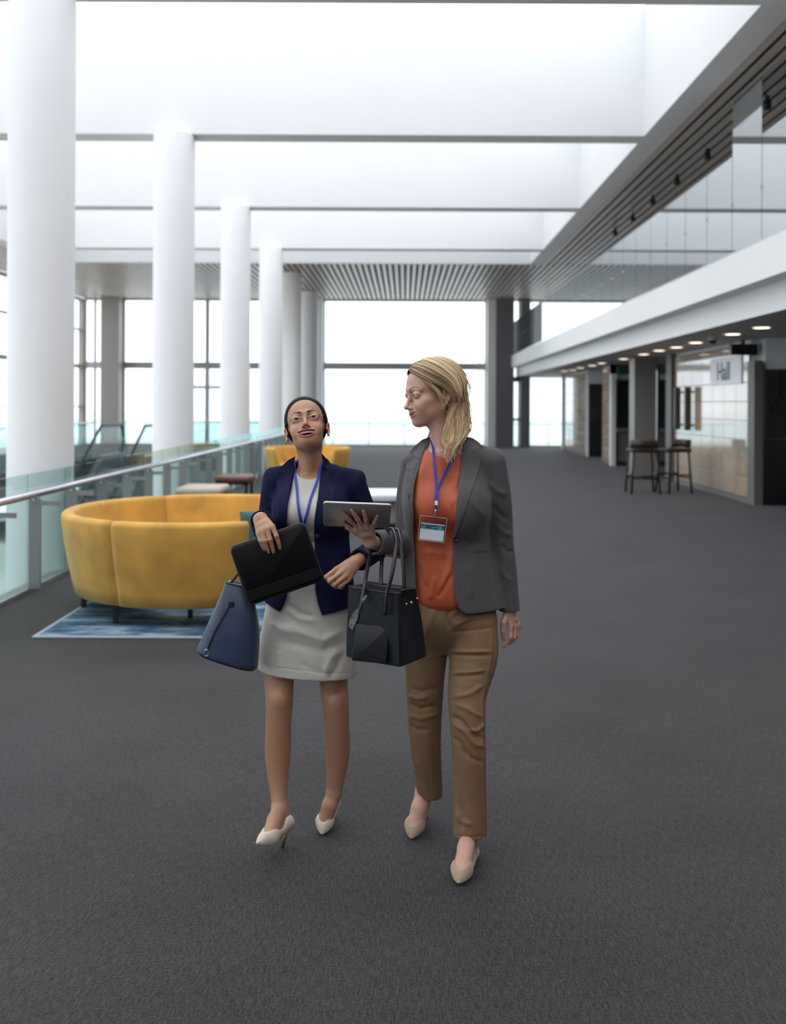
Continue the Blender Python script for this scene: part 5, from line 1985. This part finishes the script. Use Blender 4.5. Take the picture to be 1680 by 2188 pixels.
for q in (-1, 1):
    e0 = H1c + H1R @ np.array([q * .0785, .006, -.033]) * H1s
    MB().tube([e0 + H1R @ np.array([0, .006 * math.sin(t), .008 * math.cos(t)]) for t in np.linspace(0, 2 * PI, 18, endpoint=False)], .0012, 6, closed=True).build('earring', GOLD, pw1, True)

# dress
CREAM = mat('cream_crepe', srgb(190, 185, 177), .75, var=.03, vscale=40, bump=.06, bscale=900)
NAVY = mat('navy_wool_suiting', srgb(17, 19, 52), .85, spec=.2, var=.10, vscale=120, bump=.08, bscale=900)
NAVYL = mat('navy_lapel', srgb(17, 19, 52), .8, spec=.2, var=.08, vscale=120, bump=.06, bscale=900)
Fd_ = Field([axis(-.60, -.12, .0028), axis(3.33, 3.68, .0030), axis(.54, 1.37, .0028)])
Fd_.put(levels([(.555, -.357, 3.49, .183, .128), (.62, -.358, 3.49, .184, .130), (.70, -.360, 3.495, .179, .130), (.82, -.360, 3.50, .160, .122), (.95, -.352, 3.50, .138, .108), (1.09, -.345, 3.50, .112, .088),
                (1.20, -.345, 3.50, .126, .106), (1.28, -.347, 3.505, .128, .088), (1.33, -.348, 3.515, .100, .066), (1.36, -.350, 3.52, .07, .05)]), 0)
Fd_.put(el((-.395, 3.415, 1.205), (.05, .05, .055)), .05)
Fd_.put(el((-.298, 3.415, 1.205), (.05, .05, .055)), .05)
hz0 = P(556, 1437, 3.42)
hz1 = P(765, 1452, 3.42)
sl_ = (hz1[2] - hz0[2]) / (hz1[0] - hz0[0])
Fd_.put((lambda X, Y, Z: -(Z - (hz0[2] + sl_ * (X - hz0[0]))), np.array([-.62, 3.3, .50]), np.array([-.10, 3.7, .63])), 0, 'i', pad=0)
Fd_.put(rc(nb1 + [0, -.02, .018], nb1 + [0, 0, .12], .055, .074), .006, 's')
# hollow under the hem
Fd_.put(levels([(.50, -.357, 3.49, .172, .118), (.61, -.358, 3.49, .172, .118), (.64, -.36, 3.495, .12, .08)]), .002, 's')
dress, bvd = garment('dress', Fd_, CREAM, pw1, [
    ([(585, 1345), (640, 1350), (690, 1368), (735, 1345)], 9, .009), ([(590, 1368), (640, 1378), (690, 1392), (742, 1372)], 9, -.007), ([(612, 1290), (640, 1310), (672, 1318)], 6, -.005),
    ([(612, 1300), (640, 1322), (680, 1328)], 6, .004), ([(735, 1395), (722, 1425), (705, 1450)], 7, -.006), ([(722, 1385), (705, 1410), (690, 1445)], 8, .006), ([(575, 1330), (600, 1340), (640, 1338)], 7, .004),
    ([(640, 1415), (668, 1432), (700, 1440)], 8, -.004), ([(575, 1424), (640, 1432), (700, 1440), (760, 1438)], 2, -.0016), ([(648, 1090), (652, 1115), (650, 1140)], 7, .003),
    ([(600, 1390), (596, 1410), (598, 1430)], 8, .003)])
ribbon_pts = []
for px_ in np.linspace(612, 690, 14):
    hh = ray(bvd, px_, 1150)
    if hh is not None:
        ribbon_pts.append(P(px_, 1150, hh[0][1] - .002))
if len(ribbon_pts) > 3:
    ribbon('belt', ribbon_pts, .018, .003, mat('taupe_belt', (.20, .18, .165), .6), dress)

# blazer
Fz = Field([axis(-.58, -.05, .0034), axis(3.24, 3.66, .0034), axis(.79, 1.42, .0034)])
Fz.put(levels([(.785, -.352, 3.505, .176, .142), (.86, -.352, 3.505, .172, .138), (.95, -.350, 3.505, .160, .128), (1.10, -.345, 3.505, .140, .112), (1.20, -.345, 3.505, .146, .126), (1.275, -.346, 3.51, .148, .108), (1.33, -.347, 3.52, .118, .082), (1.365, -.349, 3.525, .080, .064)]), 0)
Fz.put(el((-.410, 3.42, 1.200), (.06, .055, .07)), .06)
Fz.put(el((-.285, 3.42, 1.200), (.06, .055, .07)), .06)
Fz.put(rc((-.40, 3.52, 1.338), (-.496, 3.512, 1.334), .040, .030), .025)
Fz.put(rc((-.300, 3.52, 1.338), (-.176, 3.512, 1.326), .040, .030), .025)
Fz.put(rc((-.415, 3.53, 1.345), (-.39, 3.57, 1.375), .024, .020), .02)
Fz.put(rc((-.288, 3.53, 1.345), (-.31, 3.57, 1.375), .024, .020), .02)
Fz.put(rc((-.39, 3.57, 1.372), (-.31, 3.57, 1.372), .020, .020), .02)
s1R = [np.array([-.487, 3.512, 1.308]), np.array([-.502, 3.515, 1.19]), P(577, 1155, 3.52), P(566, 1132, 3.40), P(556, 1105, 3.285)]
Fz.put(limb(s1R, [.046, .044, .043, .0425, .0385]), .012)
s1L = [np.array([-.188, 3.512, 1.300]), np.array([-.150, 3.53, 1.20]), P(813, 1158, 3.56), P(790, 1182, 3.46), P(758, 1203, 3.35)]
Fz.put(limb(s1L, [.046, .044, .044, .0425, .0395]), .012)
for cs, tip_, bk, ri in ((P(557.5, 1112, 3.310), P(556, 1105, 3.285), P(566, 1132, 3.40), .031), (P(768, 1196.5, 3.382), P(758, 1203, 3.35), P(790, 1182, 3.46), .031)):
    dd = tip_ - bk
    dd /= np.linalg.norm(dd)
    Fz.put((lambda X, Y, Z, c=cs, d=dd: (X - c[0]) * d[0] + (Y - c[1]) * d[1] + (Z - c[2]) * d[2], cs + dd * .03 - .055, cs + dd * .03 + .055), 0, 'i', pad=0)
    Fz.put(rc(cs - dd * .03, cs + dd * .04, ri, ri + .004), .002, 's')
L1 = [(628, 960), (625.5, 984), (622.5, 1015), (619.5, 1045), (615.5, 1080), (612, 1120), (610, 1180), (612, 1275), (606, 1292), (598, 1309)]
R1 = [(688, 960), (688, 984), (684, 1013), (681.5, 1041), (677, 1078), (672.5, 1110), (671, 1136), (672, 1200), (674, 1262), (680, 1290), (688, 1314)]
zl1, xl1 = np.array(sorted([(P(x, y, 3.38)[2], P(x, y, 3.38)[0]) for x, y in L1])).T
zr1, xr1 = np.array(sorted([(P(x, y, 3.38)[2], P(x, y, 3.38)[0]) for x, y in R1])).T
Fz.put((lambda X, Y, Z: np.maximum(np.maximum(np.interp(Z, zl1, xl1) - X, X - np.interp(Z, zr1, xr1)), Y - 3.49), np.array([-.52, 3.2, .79]), np.array([-.18, 3.51, 1.42])), .004, 's')
Fz.put(rc(nb1 + [0, -.005, -.01], nb1 + [0, -.02, .12], .055, .068), .006, 's')
# hem dips to the two front corners
hA, hB, hC, hD_ = P(570, 1295, 3.40), P(598, 1309, 3.38), P(688, 1314, 3.38), P(748, 1300, 3.42)
zs = lambda X: np.interp(X, [-.60, hA[0], hB[0], hC[0], hD_[0], -.05], [hA[2] + .01, hA[2], hB[2], hC[2], hD_[2], hD_[2] + .01])
Fz.put((lambda X, Y, Z: zs(X + 0 * Y) - Z, np.array([-.62, 3.2, .70]), np.array([-.04, 3.7, .88])), 0, 'i', pad=0)
blazer1, bvz1 = garment('blazer', Fz, NAVY, pw1, [
    ([(560, 1040), (570, 1060), (585, 1068)], 5, .004), ([(558, 1075), (568, 1090), (582, 1094)], 5, -.004), ([(590, 1030), (587, 1070), (590, 1110)], 4, -.005),
    ([(755, 1040), (762, 1065), (785, 1078)], 6, .004), ([(775, 1185), (790, 1180), (805, 1188)], 5, .003), ([(700, 1160), (715, 1175), (745, 1165)], 7, -.003), ([(690, 1240), (705, 1270), (712, 1300)], 7, .003)])
drape('lapel', [(606, 1011), (613, 1000), (624.5, 990), (622, 1015), (619, 1045), (615, 1082), (611.5, 1125), (604, 1105), (597, 1075), (592, 1045), (590.5, 1024), (601, 1018)], bvz1, NAVYL, blazer1, .004, .004)
drape('collar', [(631, 975), (628, 990), (613, 1001), (606, 1012), (594, 1012), (600, 998), (616, 983)], bvz1, NAVYL, blazer1, .005, .004)
drape('lapel', [(688.5, 990), (700, 1004), (704, 1016), (716, 1024), (716, 1045), (711, 1080), (696, 1112), (672, 1136), (673, 1110), (677.5, 1078), (682, 1040), (685, 1012)], bvz1, NAVYL, blazer1, .004, .004)
drape('collar', [(686, 967), (699, 982), (711, 996), (712.5, 1009), (704, 1016), (699, 1004), (688.5, 990)], bvz1, NAVYL, blazer1, .005, .004)
hh = ray(bvz1, 678, 1146)
if hh is not None:
    hp_ = P(678, 1146, hh[0][1] - .003)
    m = MB()
    m.loft([[hp_ + np.array([r * math.cos(t), y, r * math.sin(t)]) for t in np.linspace(0, 2 * PI, 18, endpoint=False)] for r, y in ((.0085, .004), (.0092, .001), (.009, -.003), (.006, -.0035))])
    m.build('button', mat('navy_button', (.010, .012, .03), .3), blazer1, True)
PATENT = mat('nude_patent_leather', srgb(205, 190, 172), .18, coat=.5)
GOLDH = mat('brass_heel', (.62, .50, .28), .25, metal=1.0)
pump('shoe', F1R['toe'], F1R['ball'], F1R['heel'], F1R['ankle'], PATENT, pw1, P(602.5, 1817, 3.375), GOLDH, rb=.034)
pump('shoe', F1L['toe'], F1L['ball'], F1L['heel'], F1L['ankle'], PATENT, pw1, F1L['heel'] + [.005, .03, -.098], GOLDH, rb=.034)
# ------------------------------------------------------------------ things carried
def frame_from(c4):
    """centre, unit axes (right, down, towards the viewer) and size of a roughly rectangular patch given by its corners TL TR BR BL"""
    tl, tr, br, bl_ = [np.array(q) for q in c4]
    u = ((tr - tl) + (br - bl_)) / 2
    v = ((bl_ - tl) + (br - tr)) / 2
    w, h_ = np.linalg.norm(u), np.linalg.norm(v)
    u /= w
    v = v - u * (v @ u)
    v /= np.linalg.norm(v)
    n = np.cross(u, v)
    if n[1] > 0:
        n = -n
    return (tl + tr + br + bl_) / 4, u, v, n, w, h_


def rr_outline(w, h_, r, seg=6):
    out = []
    for cx_, cy_, a0 in ((w / 2 - r, h_ / 2 - r, 0), (-w / 2 + r, h_ / 2 - r, 90), (-w / 2 + r, -h_ / 2 + r, 180), (w / 2 - r, -h_ / 2 + r, 270)):
        for k in range(seg + 1):
            t = math.radians(a0 + 90 * k / seg)
            out.append((cx_ + r * math.cos(t), cy_ + r * math.sin(t)))
    return out


def slab(fr, w, h_, r, t0, t1, bev=.0015, du=0, dv=0, mb=None):
    """rounded plate in a patch frame; t0 .. t1 along the normal towards the viewer"""
    c, u, v, n = fr
    m = mb or MB()
    rings = []
    for ins, t in ((bev, t0), (0, t0 + bev), (0, t1 - bev), (bev, t1)):
        rings.append([c + u * (x + du) + v * (y + dv) + n * t for x, y in rr_outline(w - 2 * ins, h_ - 2 * ins, max(r - ins, .0005))])
    m.loft(rings)
    return m


# tablet
cT = [P(682, 1074, tabD(1076)), P(829, 1080, tabD(1080)), P(840, 1129, tabD(1129)), P(700, 1124, tabD(1124))]
c, u, v, n, w, h_ = frame_from(cT)
tb_ = thing('tablet', 'silver tablet held up on the spread hand of the blonde woman', 'tablet', tuple(c))
ALU = mat('silver_aluminium', (.50, .49, .49), .38, metal=.75)
auto_smooth(slab((c, u, v, n), w, h_, .010, -.0075, 0).build('body', ALU, tb_), 50)
auto_smooth(slab((c, u, v, n), w - .006, h_ - .006, .008, -.0085, -.0074, .0003).build('screen', mat('black_screen_glass', (.01, .01, .012), .08), tb_), 50)

# portfolio case
pD = 3.262
cP = [P(488, 1172, pD), P(641, 1121, pD), P(698, 1236, pD), P(536, 1293, pD)]
c, u, v, n, w, h_ = frame_from(cP)
pf = thing('portfolio_case', 'slim black zipped portfolio case held by the woman in the navy blazer', 'case', tuple(c))
LEA = mat('black_grained_leather', (.004, .004, .005), .6, spec=.18, bump=.10, bscale=500)
auto_smooth(slab((c, u, v, n), w, h_, .018, -.024, 0, .006).build('cover', LEA, pf), 60)
ol = [c + u * x + v * y + n * -.012 for x, y in rr_outline(w + .002, h_ + .002, .019)]
MB().tube(ol, .0035, 6, closed=True).build('zip', mat('zip_black', (.03, .03, .032), .35), pf, True)
slab((c, u, v, n), w - .012, .036, .006, -.001, .0025, .001, dv=h_ / 2 - .030).build('pocket_flap', LEA, pf)
zp = c + u * (w * .02) + v * (-h_ / 2 - .003)
MB().tube([zp + n * -.012 + v * -.004, zp + n * -.004 + v * -.012 + u * .01, zp + n * -.004 + v * -.004 + u * .022], .0022, 6).build('zip_puller', CHROME, pf, True)


def bag_loft(rings_px, depth_c, sup=3.2, seg=28, skew=None):
    """rings: (left px, right px, y left, y right, D, half thickness) from top to bottom -> soft rounded sections"""
    rings = []
    for xl_, xr_, yl_, yr_, d, th in rings_px:
        a, b = P(xl_, yl_, d), P(xr_, yr_, d)
        cc, uu = (a + b) / 2, (b - a)
        half = np.linalg.norm(uu) / 2
        uu /= 2 * half
        nn = np.array([0, -1.0, 0])
        nn = nn - uu * (nn @ uu)
        nn /= np.linalg.norm(nn)
        ring = []
        for t in np.linspace(0, 2 * PI, seg, endpoint=False):
            ct, st_ = math.cos(t), math.sin(t)
            ring.append(cc + uu * half * math.copysign(abs(ct) ** (2 / sup), ct) + nn * th * math.copysign(abs(st_) ** (2 / sup), st_))
        rings.append(ring)
    return rings


def smooth_rings(rings, n):
    A = np.array(rings)
    R_, S_, _ = A.shape
    return [list(q.reshape(S_, 3)) for q in catmull(A.reshape(R_, -1), n)]


# navy bucket bag
bb = thing('bucket_bag', 'navy leather bucket bag hanging behind the black portfolio case', 'handbag', tuple(P(490, 1340, 3.36)))
NLE = mat('navy_smooth_leather', srgb(50, 60, 86), .34, var=.05, vscale=10, bump=.05, bscale=400)
NLD = mat('dark_navy_leather_trim', srgb(22, 26, 40), .4)
rg1 = bag_loft([(483, 529, 1243, 1253, 3.355, .020), (474, 540, 1266, 1280, 3.355, .036), (462, 549, 1294, 1312, 3.355, .050), (444, 554, 1334, 1360, 3.355, .062), (428, 552, 1371, 1408, 3.355, .066), (422, 551, 1385, 1424, 3.355, .066), (425, 548, 1390, 1428, 3.355, .062)], 0, 3.0)
m = MB()
sr = smooth_rings(rg1, 20)
m.loft(sr)
auto_smooth(m.build('body', NLE, bb), 50)
rim = sr[0]
MB().tube(rim, .0035, 6, closed=True).build('rim', NLD, bb, True)
m = MB()
low = sr[-1]
cl = np.mean(low, 0)
m.loft([[q * .985 + cl * .015 for q in sr[-2]], [q for q in low], [q * .97 + cl * .03 + [0, 0, -.004] for q in low]])
m.build('base', NLD, bb, True)
V_ = np.array([q for r_ in sr for q in r_])
bvb_ = BVHTree.FromPolygons([tuple(q) for q in V_], [(i * 28 + j, i * 28 + (j + 1) % 28, (i + 1) * 28 + (j + 1) % 28, (i + 1) * 28 + j) for i in range(19) for j in range(28)])
def on_bag(bv, pts, off=.003):
    out = []
    for x, y in pts:
        hh = ray(bv, x, y)
        out.append(P(x, y, (hh[0][1] if hh is not None else 3.30) - off))
    return out
ribbon('side_strap', catmull(on_bag(bvb_, [(496, 1284), (489, 1298), (473, 1326), (456, 1358), (443, 1390)]), 20), .006, .002, NLD, bb)
sp = on_bag(bvb_, [(494, 1291)], .004)[0]
MB().rbox((-.010, -.003, -.011), (.010, .003, .011), .002, 1).build('strap_loop', NLD, bb, loc=tuple(sp)).matrix_parent_inverse = bb.matrix_basis.inverted()
sp = on_bag(bvb_, [(441, 1390)], .004)[0]
MB().tube([sp + np.array([.008 * math.cos(t), 0, .012 * math.sin(t) - .008]) for t in np.linspace(0, 2 * PI, 16, endpoint=False)], .0018, 6, closed=True).build('strap_ring', CHROME, bb, True)
for x, y in ((491, 1250), (523, 1253)):
    q = P(x, y, 3.345)
    MB().tube([q + np.array([.009 * math.cos(t) * .7, -.002, .015 * math.sin(t)]) for t in np.linspace(0, 2 * PI, 16, endpoint=False)], .0022, 6, closed=True).build('handle_ring', CHROME, bb, True)
hd = catmull([P(493, 1246, 3.345), P(511, 1222, 3.36), P(535, 1180, 3.385), P(552, 1135, 3.415), P(566, 1112, 3.43), P(580, 1122, 3.43), P(572, 1160, 3.40), P(545, 1215, 3.37), P(524, 1248, 3.345)], 40)
MB().tube(hd, .0048, 8).build('handle', NLD, bb, True)

# black tote
tt = thing('tote_bag', 'black leather tote bag with gold studs hanging from the forearm of the blonde woman', 'handbag', tuple(P(825, 1340, 3.05)))
BLKZ = mat('black_zip_teeth', (.02, .02, .022), .35)
TOT = mat('black_saffiano_leather', srgb(21, 22, 28), .5, spec=.3, bump=.10, bscale=800)
phi = rad(34)
ux = np.array([math.cos(phi), -math.sin(phi), 0])           # along the front face (towards the near right corner)
uy = np.array([math.sin(phi), math.cos(phi), 0])            # into the bag
cor = P(852, 1262, 2.985)                                    # near top corner
zt_, zb_ = P(800, 1262, 3.04)[2], P(853, 1425, 2.975)[2]
rings = []
for z, wf, dp, pin, sh in ((zt_, .205, .105, .020, .0), (zt_ - .03, .208, .112, .024, .002), (zt_ - .09, .212, .130, .016, .006), (zt_ - .17, .217, .148, .006, .009), (zb_ + .012, .220, .158, .0, .012), (zb_, .216, .154, .0, .012)):
    c0 = np.array([cor[0], cor[1], 0]) + ux * sh - uy * sh * .6 + np.array([0, 0, z])
    ring = []
    rr_ = .014
    # outline: near-left -> near-right -> far-right (gusset pinched in) -> far-left
    def cpt(a, b):
        return c0 + ux * (a - wf) + uy * b
    for k in range(7):
        ring.append(cpt(wf * k / 6 * .96 + .02 * wf, -.004 * math.sin(PI * k / 6)))
    ring.append(cpt(wf, .010))
    for k in range(1, 6):
        ring.append(cpt(wf - pin * math.sin(PI * k / 6), dp * k / 6))
    ring.append(cpt(wf, dp - .008))
    for k in range(7):
        ring.append(cpt(wf * (1 - k / 6) * .96 + .02 * wf, dp + .003))
    ring.append(cpt(0, dp - .008))
    for k in range(1, 6):
        ring.append(cpt(pin * math.sin(PI * k / 6), dp * (1 - k / 6)))
    ring.append(cpt(0, .008))
    rings.append(ring)
sr = smooth_rings(rings, 22)
m = MB()
m.loft(sr)
auto_smooth(m.build('body', TOT, tt), 50)
top = sr[0]
MB().tube([q + [0, 0, .001] for q in top], .003, 6, closed=True).build('rim', mat('black_edge_paint', (.012, .012, .014), .35), tt, True)
tc_ = np.mean(top, 0) + [0, 0, .004]
MB().add([tc_] + [q + np.array([0, 0, .002]) for q in top], [(0, 1 + i, 1 + (i + 1) % len(top)) for i in range(len(top))]).build('zip_panel', TOT, tt)
MB().tube([tc_ - ux * .075 + [0, 0, .001], tc_ + ux * .075 + [0, 0, .001]], .0035, 6).build('zip', BLKZ, tt, True)
nS = len(top)
Vt = [q for r_ in sr for q in r_]
bvt_ = BVHTree.FromPolygons([tuple(q) for q in Vt], [(i * nS + j, i * nS + (j + 1) % nS, (i + 1) * nS + (j + 1) % nS, (i + 1) * nS + j) for i in range(21) for j in range(nS)])
pk = []
for x, y in ((759, 1334), (831, 1338), (829, 1419), (757, 1411)):
    hh = ray(bvt_, x, y)
    pk.append(P(x, y, hh[0][1] if hh is not None else 3.0))
c, u, v, n, w, h_ = frame_from(pk)
auto_smooth(slab((c, u, v, n), w, h_, .006, -.010, .0105, .002).build('front_pocket', TOT, tt), 50)
BLK = mat('black_leather_handle', (.010, .010, .012), .35)
hfront = catmull([P(823, 1314, 2.988), P(827, 1270, 2.988), P(838, 1225, 2.995), P(845, 1180, 3.030), P(846, 1150, 3.085), P(838, 1131, 3.20), P(818, 1138, 3.30), P(797, 1165, 3.27), P(788, 1200, 3.17), P(781, 1240, 3.07), P(772, 1290, 3.025)], 60)
MB().tube(hfront, .0068, 10).build('handle', BLK, tt, True)
hback = catmull([P(866, 1270, 3.075), P(863, 1225, 3.08), P(859, 1180, 3.10), P(856, 1150, 3.13), P(850, 1132, 3.235), P(832, 1142, 3.325), P(820, 1175, 3.28), P(815, 1215, 3.18), P(814, 1268, 3.12)], 60)
MB().tube(hback, .0068, 10).build('handle', BLK, tt, True)
for x, y in ((823, 1300), (772, 1290)):
    drape('handle_tab', [(x - 4, y - 26), (x + 5, y - 26), (x + 4, y + 6), (x - .5, y + 14), (x - 5, y + 6)], bvt_, BLK, tt, .003, .003, 4, 4, 3.0)
def stud(x, y, r):
    hh = ray(bvt_, x, y)
    q = P(x, y, (hh[0][1] if hh is not None else 3.0) - .001)
    nn = hh[1] if hh is not None else np.array([0, -1.0, 0])
    if nn[1] > 0:
        nn = -nn
    a_ = np.cross(nn, [0, 0, 1.0]); a_ /= np.linalg.norm(a_); b_ = np.cross(a_, nn)
    m = MB()
    m.loft([[q + nn * z + rr__ * (math.cos(t) * a_ + math.sin(t) * b_) for t in np.linspace(0, 2 * PI, 14, endpoint=False)] for rr__, z in ((r, -.002), (r, .002), (r * .8, .0038), (r * .3, .0045))])
    m.build('stud', GOLD, tt, True)
for x, y, r in ((788.5, 1346, .0055), (868, 1291, .0048), (879, 1288, .0062), (891, 1279, .0045)):
    stud(x, y, r)
# patterned tag on a strap
TAGM = bpy.data.materials.new('spotted_tag')
TAGM.use_nodes = True
_n, _l = TAGM.node_tree.nodes, TAGM.node_tree.links
_t = _n.new('ShaderNodeTexCoord'); _v = _n.new('ShaderNodeTexVoronoi'); _v.inputs['Scale'].default_value = 170
_l.new(_t.outputs['Object'], _v.inputs[0])
_r = _n.new('ShaderNodeValToRGB'); _r.color_ramp.elements[0].position = .28; _r.color_ramp.elements[0].color = (.01, .01, .012, 1); _r.color_ramp.elements[1].position = .42; _r.color_ramp.elements[1].color = (.20, .20, .21, 1)
_l.new(_v.outputs['Distance'], _r.inputs[0]); _l.new(_r.outputs[0], _n['Principled BSDF'].inputs['Base Color'])
drape('bag_tag', [(763, 1301), (767, 1308), (762, 1330), (753, 1346), (745, 1338), (748, 1322), (757, 1306)], bvt_, TAGM, tt, .010, .003, 4, 6, 3.0)
ribbon('tag_strap', catmull([P(783, 1272, 3.0), P(776, 1282, 2.99), P(768, 1296, 2.995), P(764, 1306, 3.0)], 12), .007, .002, TAGM, tt)

# ------------------------------------------------------------------ lanyards
BLUE = mat('royal_blue_ribbon', srgb(22, 48, 165), .5, bump=.05, bscale=800)
WPL = mat('white_plastic', (.75, .75, .76), .4)
ly = thing('lanyard', 'blue lanyard with a clear badge holder worn over the orange blouse', 'lanyard', tuple(P(931, 1060, 3.25)))


def strap_pts(px, bv, off, n=24, nxt=None):
    pts = []
    for q in catmull(px, n):
        hs = [ray(b_, q[0], q[1]) for b_ in bv]
        ds = [h_[0][1] for h_ in hs if h_ is not None]
        pts.append([q[0], q[1], min(ds) if ds else np.nan])
    pts = np.array(pts)
    d = pts[:, 2]
    ok = ~np.isnan(d)
    d = np.interp(np.arange(len(d)), np.arange(len(d))[ok], d[ok])
    for _ in range(8):
        d[1:-1] = np.minimum(d[1:-1], .25 * d[:-2] + .5 * d[1:-1] + .25 * d[2:])
    return [P(x, y, dd - off) for (x, y), dd in zip(pts[:, :2], d)]


bvs2 = [bvb, bv2]
a1 = strap_pts([(921, 940), (926, 961), (929.5, 1003), (933.2, 1048)], bvs2, .004)
a2 = strap_pts([(984, 948), (972.6, 968.4), (958, 997.7), (941, 1034), (934.5, 1048)], bvs2, .004)
ribbon('strap', a1, .0085, .0015, BLUE, ly)
ribbon('strap', a2, .0085, .0015, BLUE, ly)
a3 = strap_pts([(933.6, 1045), (933, 1060), (932.6, 1071)], [bvb], .007, 8)
ribbon('strap_end', a3, .0125, .003, BLUE, ly)
a4 = strap_pts([(932.5, 1070), (932.2, 1079.5)], [bvb], .009, 4)
ribbon('crimp', a4, .0105, .006, WPL, ly)
a5 = strap_pts([(932.0, 1079), (931.4, 1090)], [bvb], .008, 4)
ribbon('strap_end', a5, .008, .003, BLUE, ly)
a6 = strap_pts([(931.3, 1089), (930.8, 1098), (930.4, 1108)], [bvb], .010, 6)
MB().tube(a6, [.0035, .0032, .0028, .003, .0026, .002], 8).build('clip', CHROME, ly, True)
bd = a6[-1][1] - .002
cB = [P(898.6, 1101.9, bd), P(955.3, 1107.4, bd), P(949.8, 1160.4, bd + .004), P(893, 1153, bd + .004)]
c, u, v, n, w, h_ = frame_from(cB)
CLEARP = glass_mat('clear_vinyl', (.93, .88, .88, 1), .05, .6)
slab((c, u, v, n), w, h_, .004, -.0015, -.0010, .0002).build('badge_holder', CLEARP, ly)
fr_ = (c, u, v, n)
card = slab(fr_, w * .90, h_ * .68, .002, -.0008, -.0002, .0001, dv=h_ * .12).build('card', mat('white_card', (.72, .73, .78), .4), ly)
CARD_T = bpy.data.materials.new('teal_print')
CARD_T.use_nodes = True
_n, _l = CARD_T.node_tree.nodes, CARD_T.node_tree.links
_t = _n.new('ShaderNodeTexCoord'); _v = _n.new('ShaderNodeTexNoise'); _v.inputs['Scale'].default_value = 60
_l.new(_t.outputs['Object'], _v.inputs[0])
_r = _n.new('ShaderNodeValToRGB'); _r.color_ramp.elements[0].position = .4; _r.color_ramp.elements[0].color = srgb(28, 78, 92); _r.color_ramp.elements[1].position = .72; _r.color_ramp.elements[1].color = srgb(90, 165, 175)
_l.new(_v.outputs[0], _r.inputs[0]); _l.new(_r.outputs[0], _n['Principled BSDF'].inputs['Base Color'])
slab(fr_, w * .90, h_ * .20, .001, -.0003, .0001, .00005, dv=-h_ * .085).build('printed_band', CARD_T, card)
m = MB()
g0 = c + v * (-h_ * .085) + n * .0003 + u * w * .06
for ang_, ln in ((0.2, .012), (2.6, .018), (1.3, .006), (3.5, .008), (-.6, .009)):
    d_ = u * math.cos(ang_) + v * math.sin(ang_) * .35
    p_ = np.cross(d_, n)
    m.add([g0 + p_ * .0006, g0 - p_ * .0006, g0 + d_ * ln], [(0, 1, 2)])
m.build('printed_flare', mat('pale_cyan_print', srgb(170, 225, 235), .4), card)
# tinted rim of the holder
MB().tube([c + u * x + v * y + n * -.001 for x, y in rr_outline(w, h_, .004)], .0009, 5, closed=True).build('holder_seam', mat('vinyl_seam', (.55, .45, .44), .3), ly)
ly1 = thing('lanyard', 'blue lanyard worn over the cream dress of the woman in navy', 'lanyard', tuple(P(650, 1060, 3.4)))
bvs1 = [bvd, bv1]
b1 = strap_pts([(628.5, 983), (630.7, 1016), (635, 1050), (637.5, 1080), (645.5, 1126)], bvs1, .004)
b2 = strap_pts([(689, 983), (682.5, 1013), (673.6, 1040), (664, 1066), (657, 1095), (648, 1126)], bvs1, .004)
ribbon('strap', b1, .0095, .0015, BLUE, ly1)
ribbon('strap', b2, .0095, .0015, BLUE, ly1)
b3 = strap_pts([(646.5, 1124), (647, 1140), (648, 1156)], [bvd], .006, 8)
ribbon('strap_end', b3, .013, .003, BLUE, ly1)
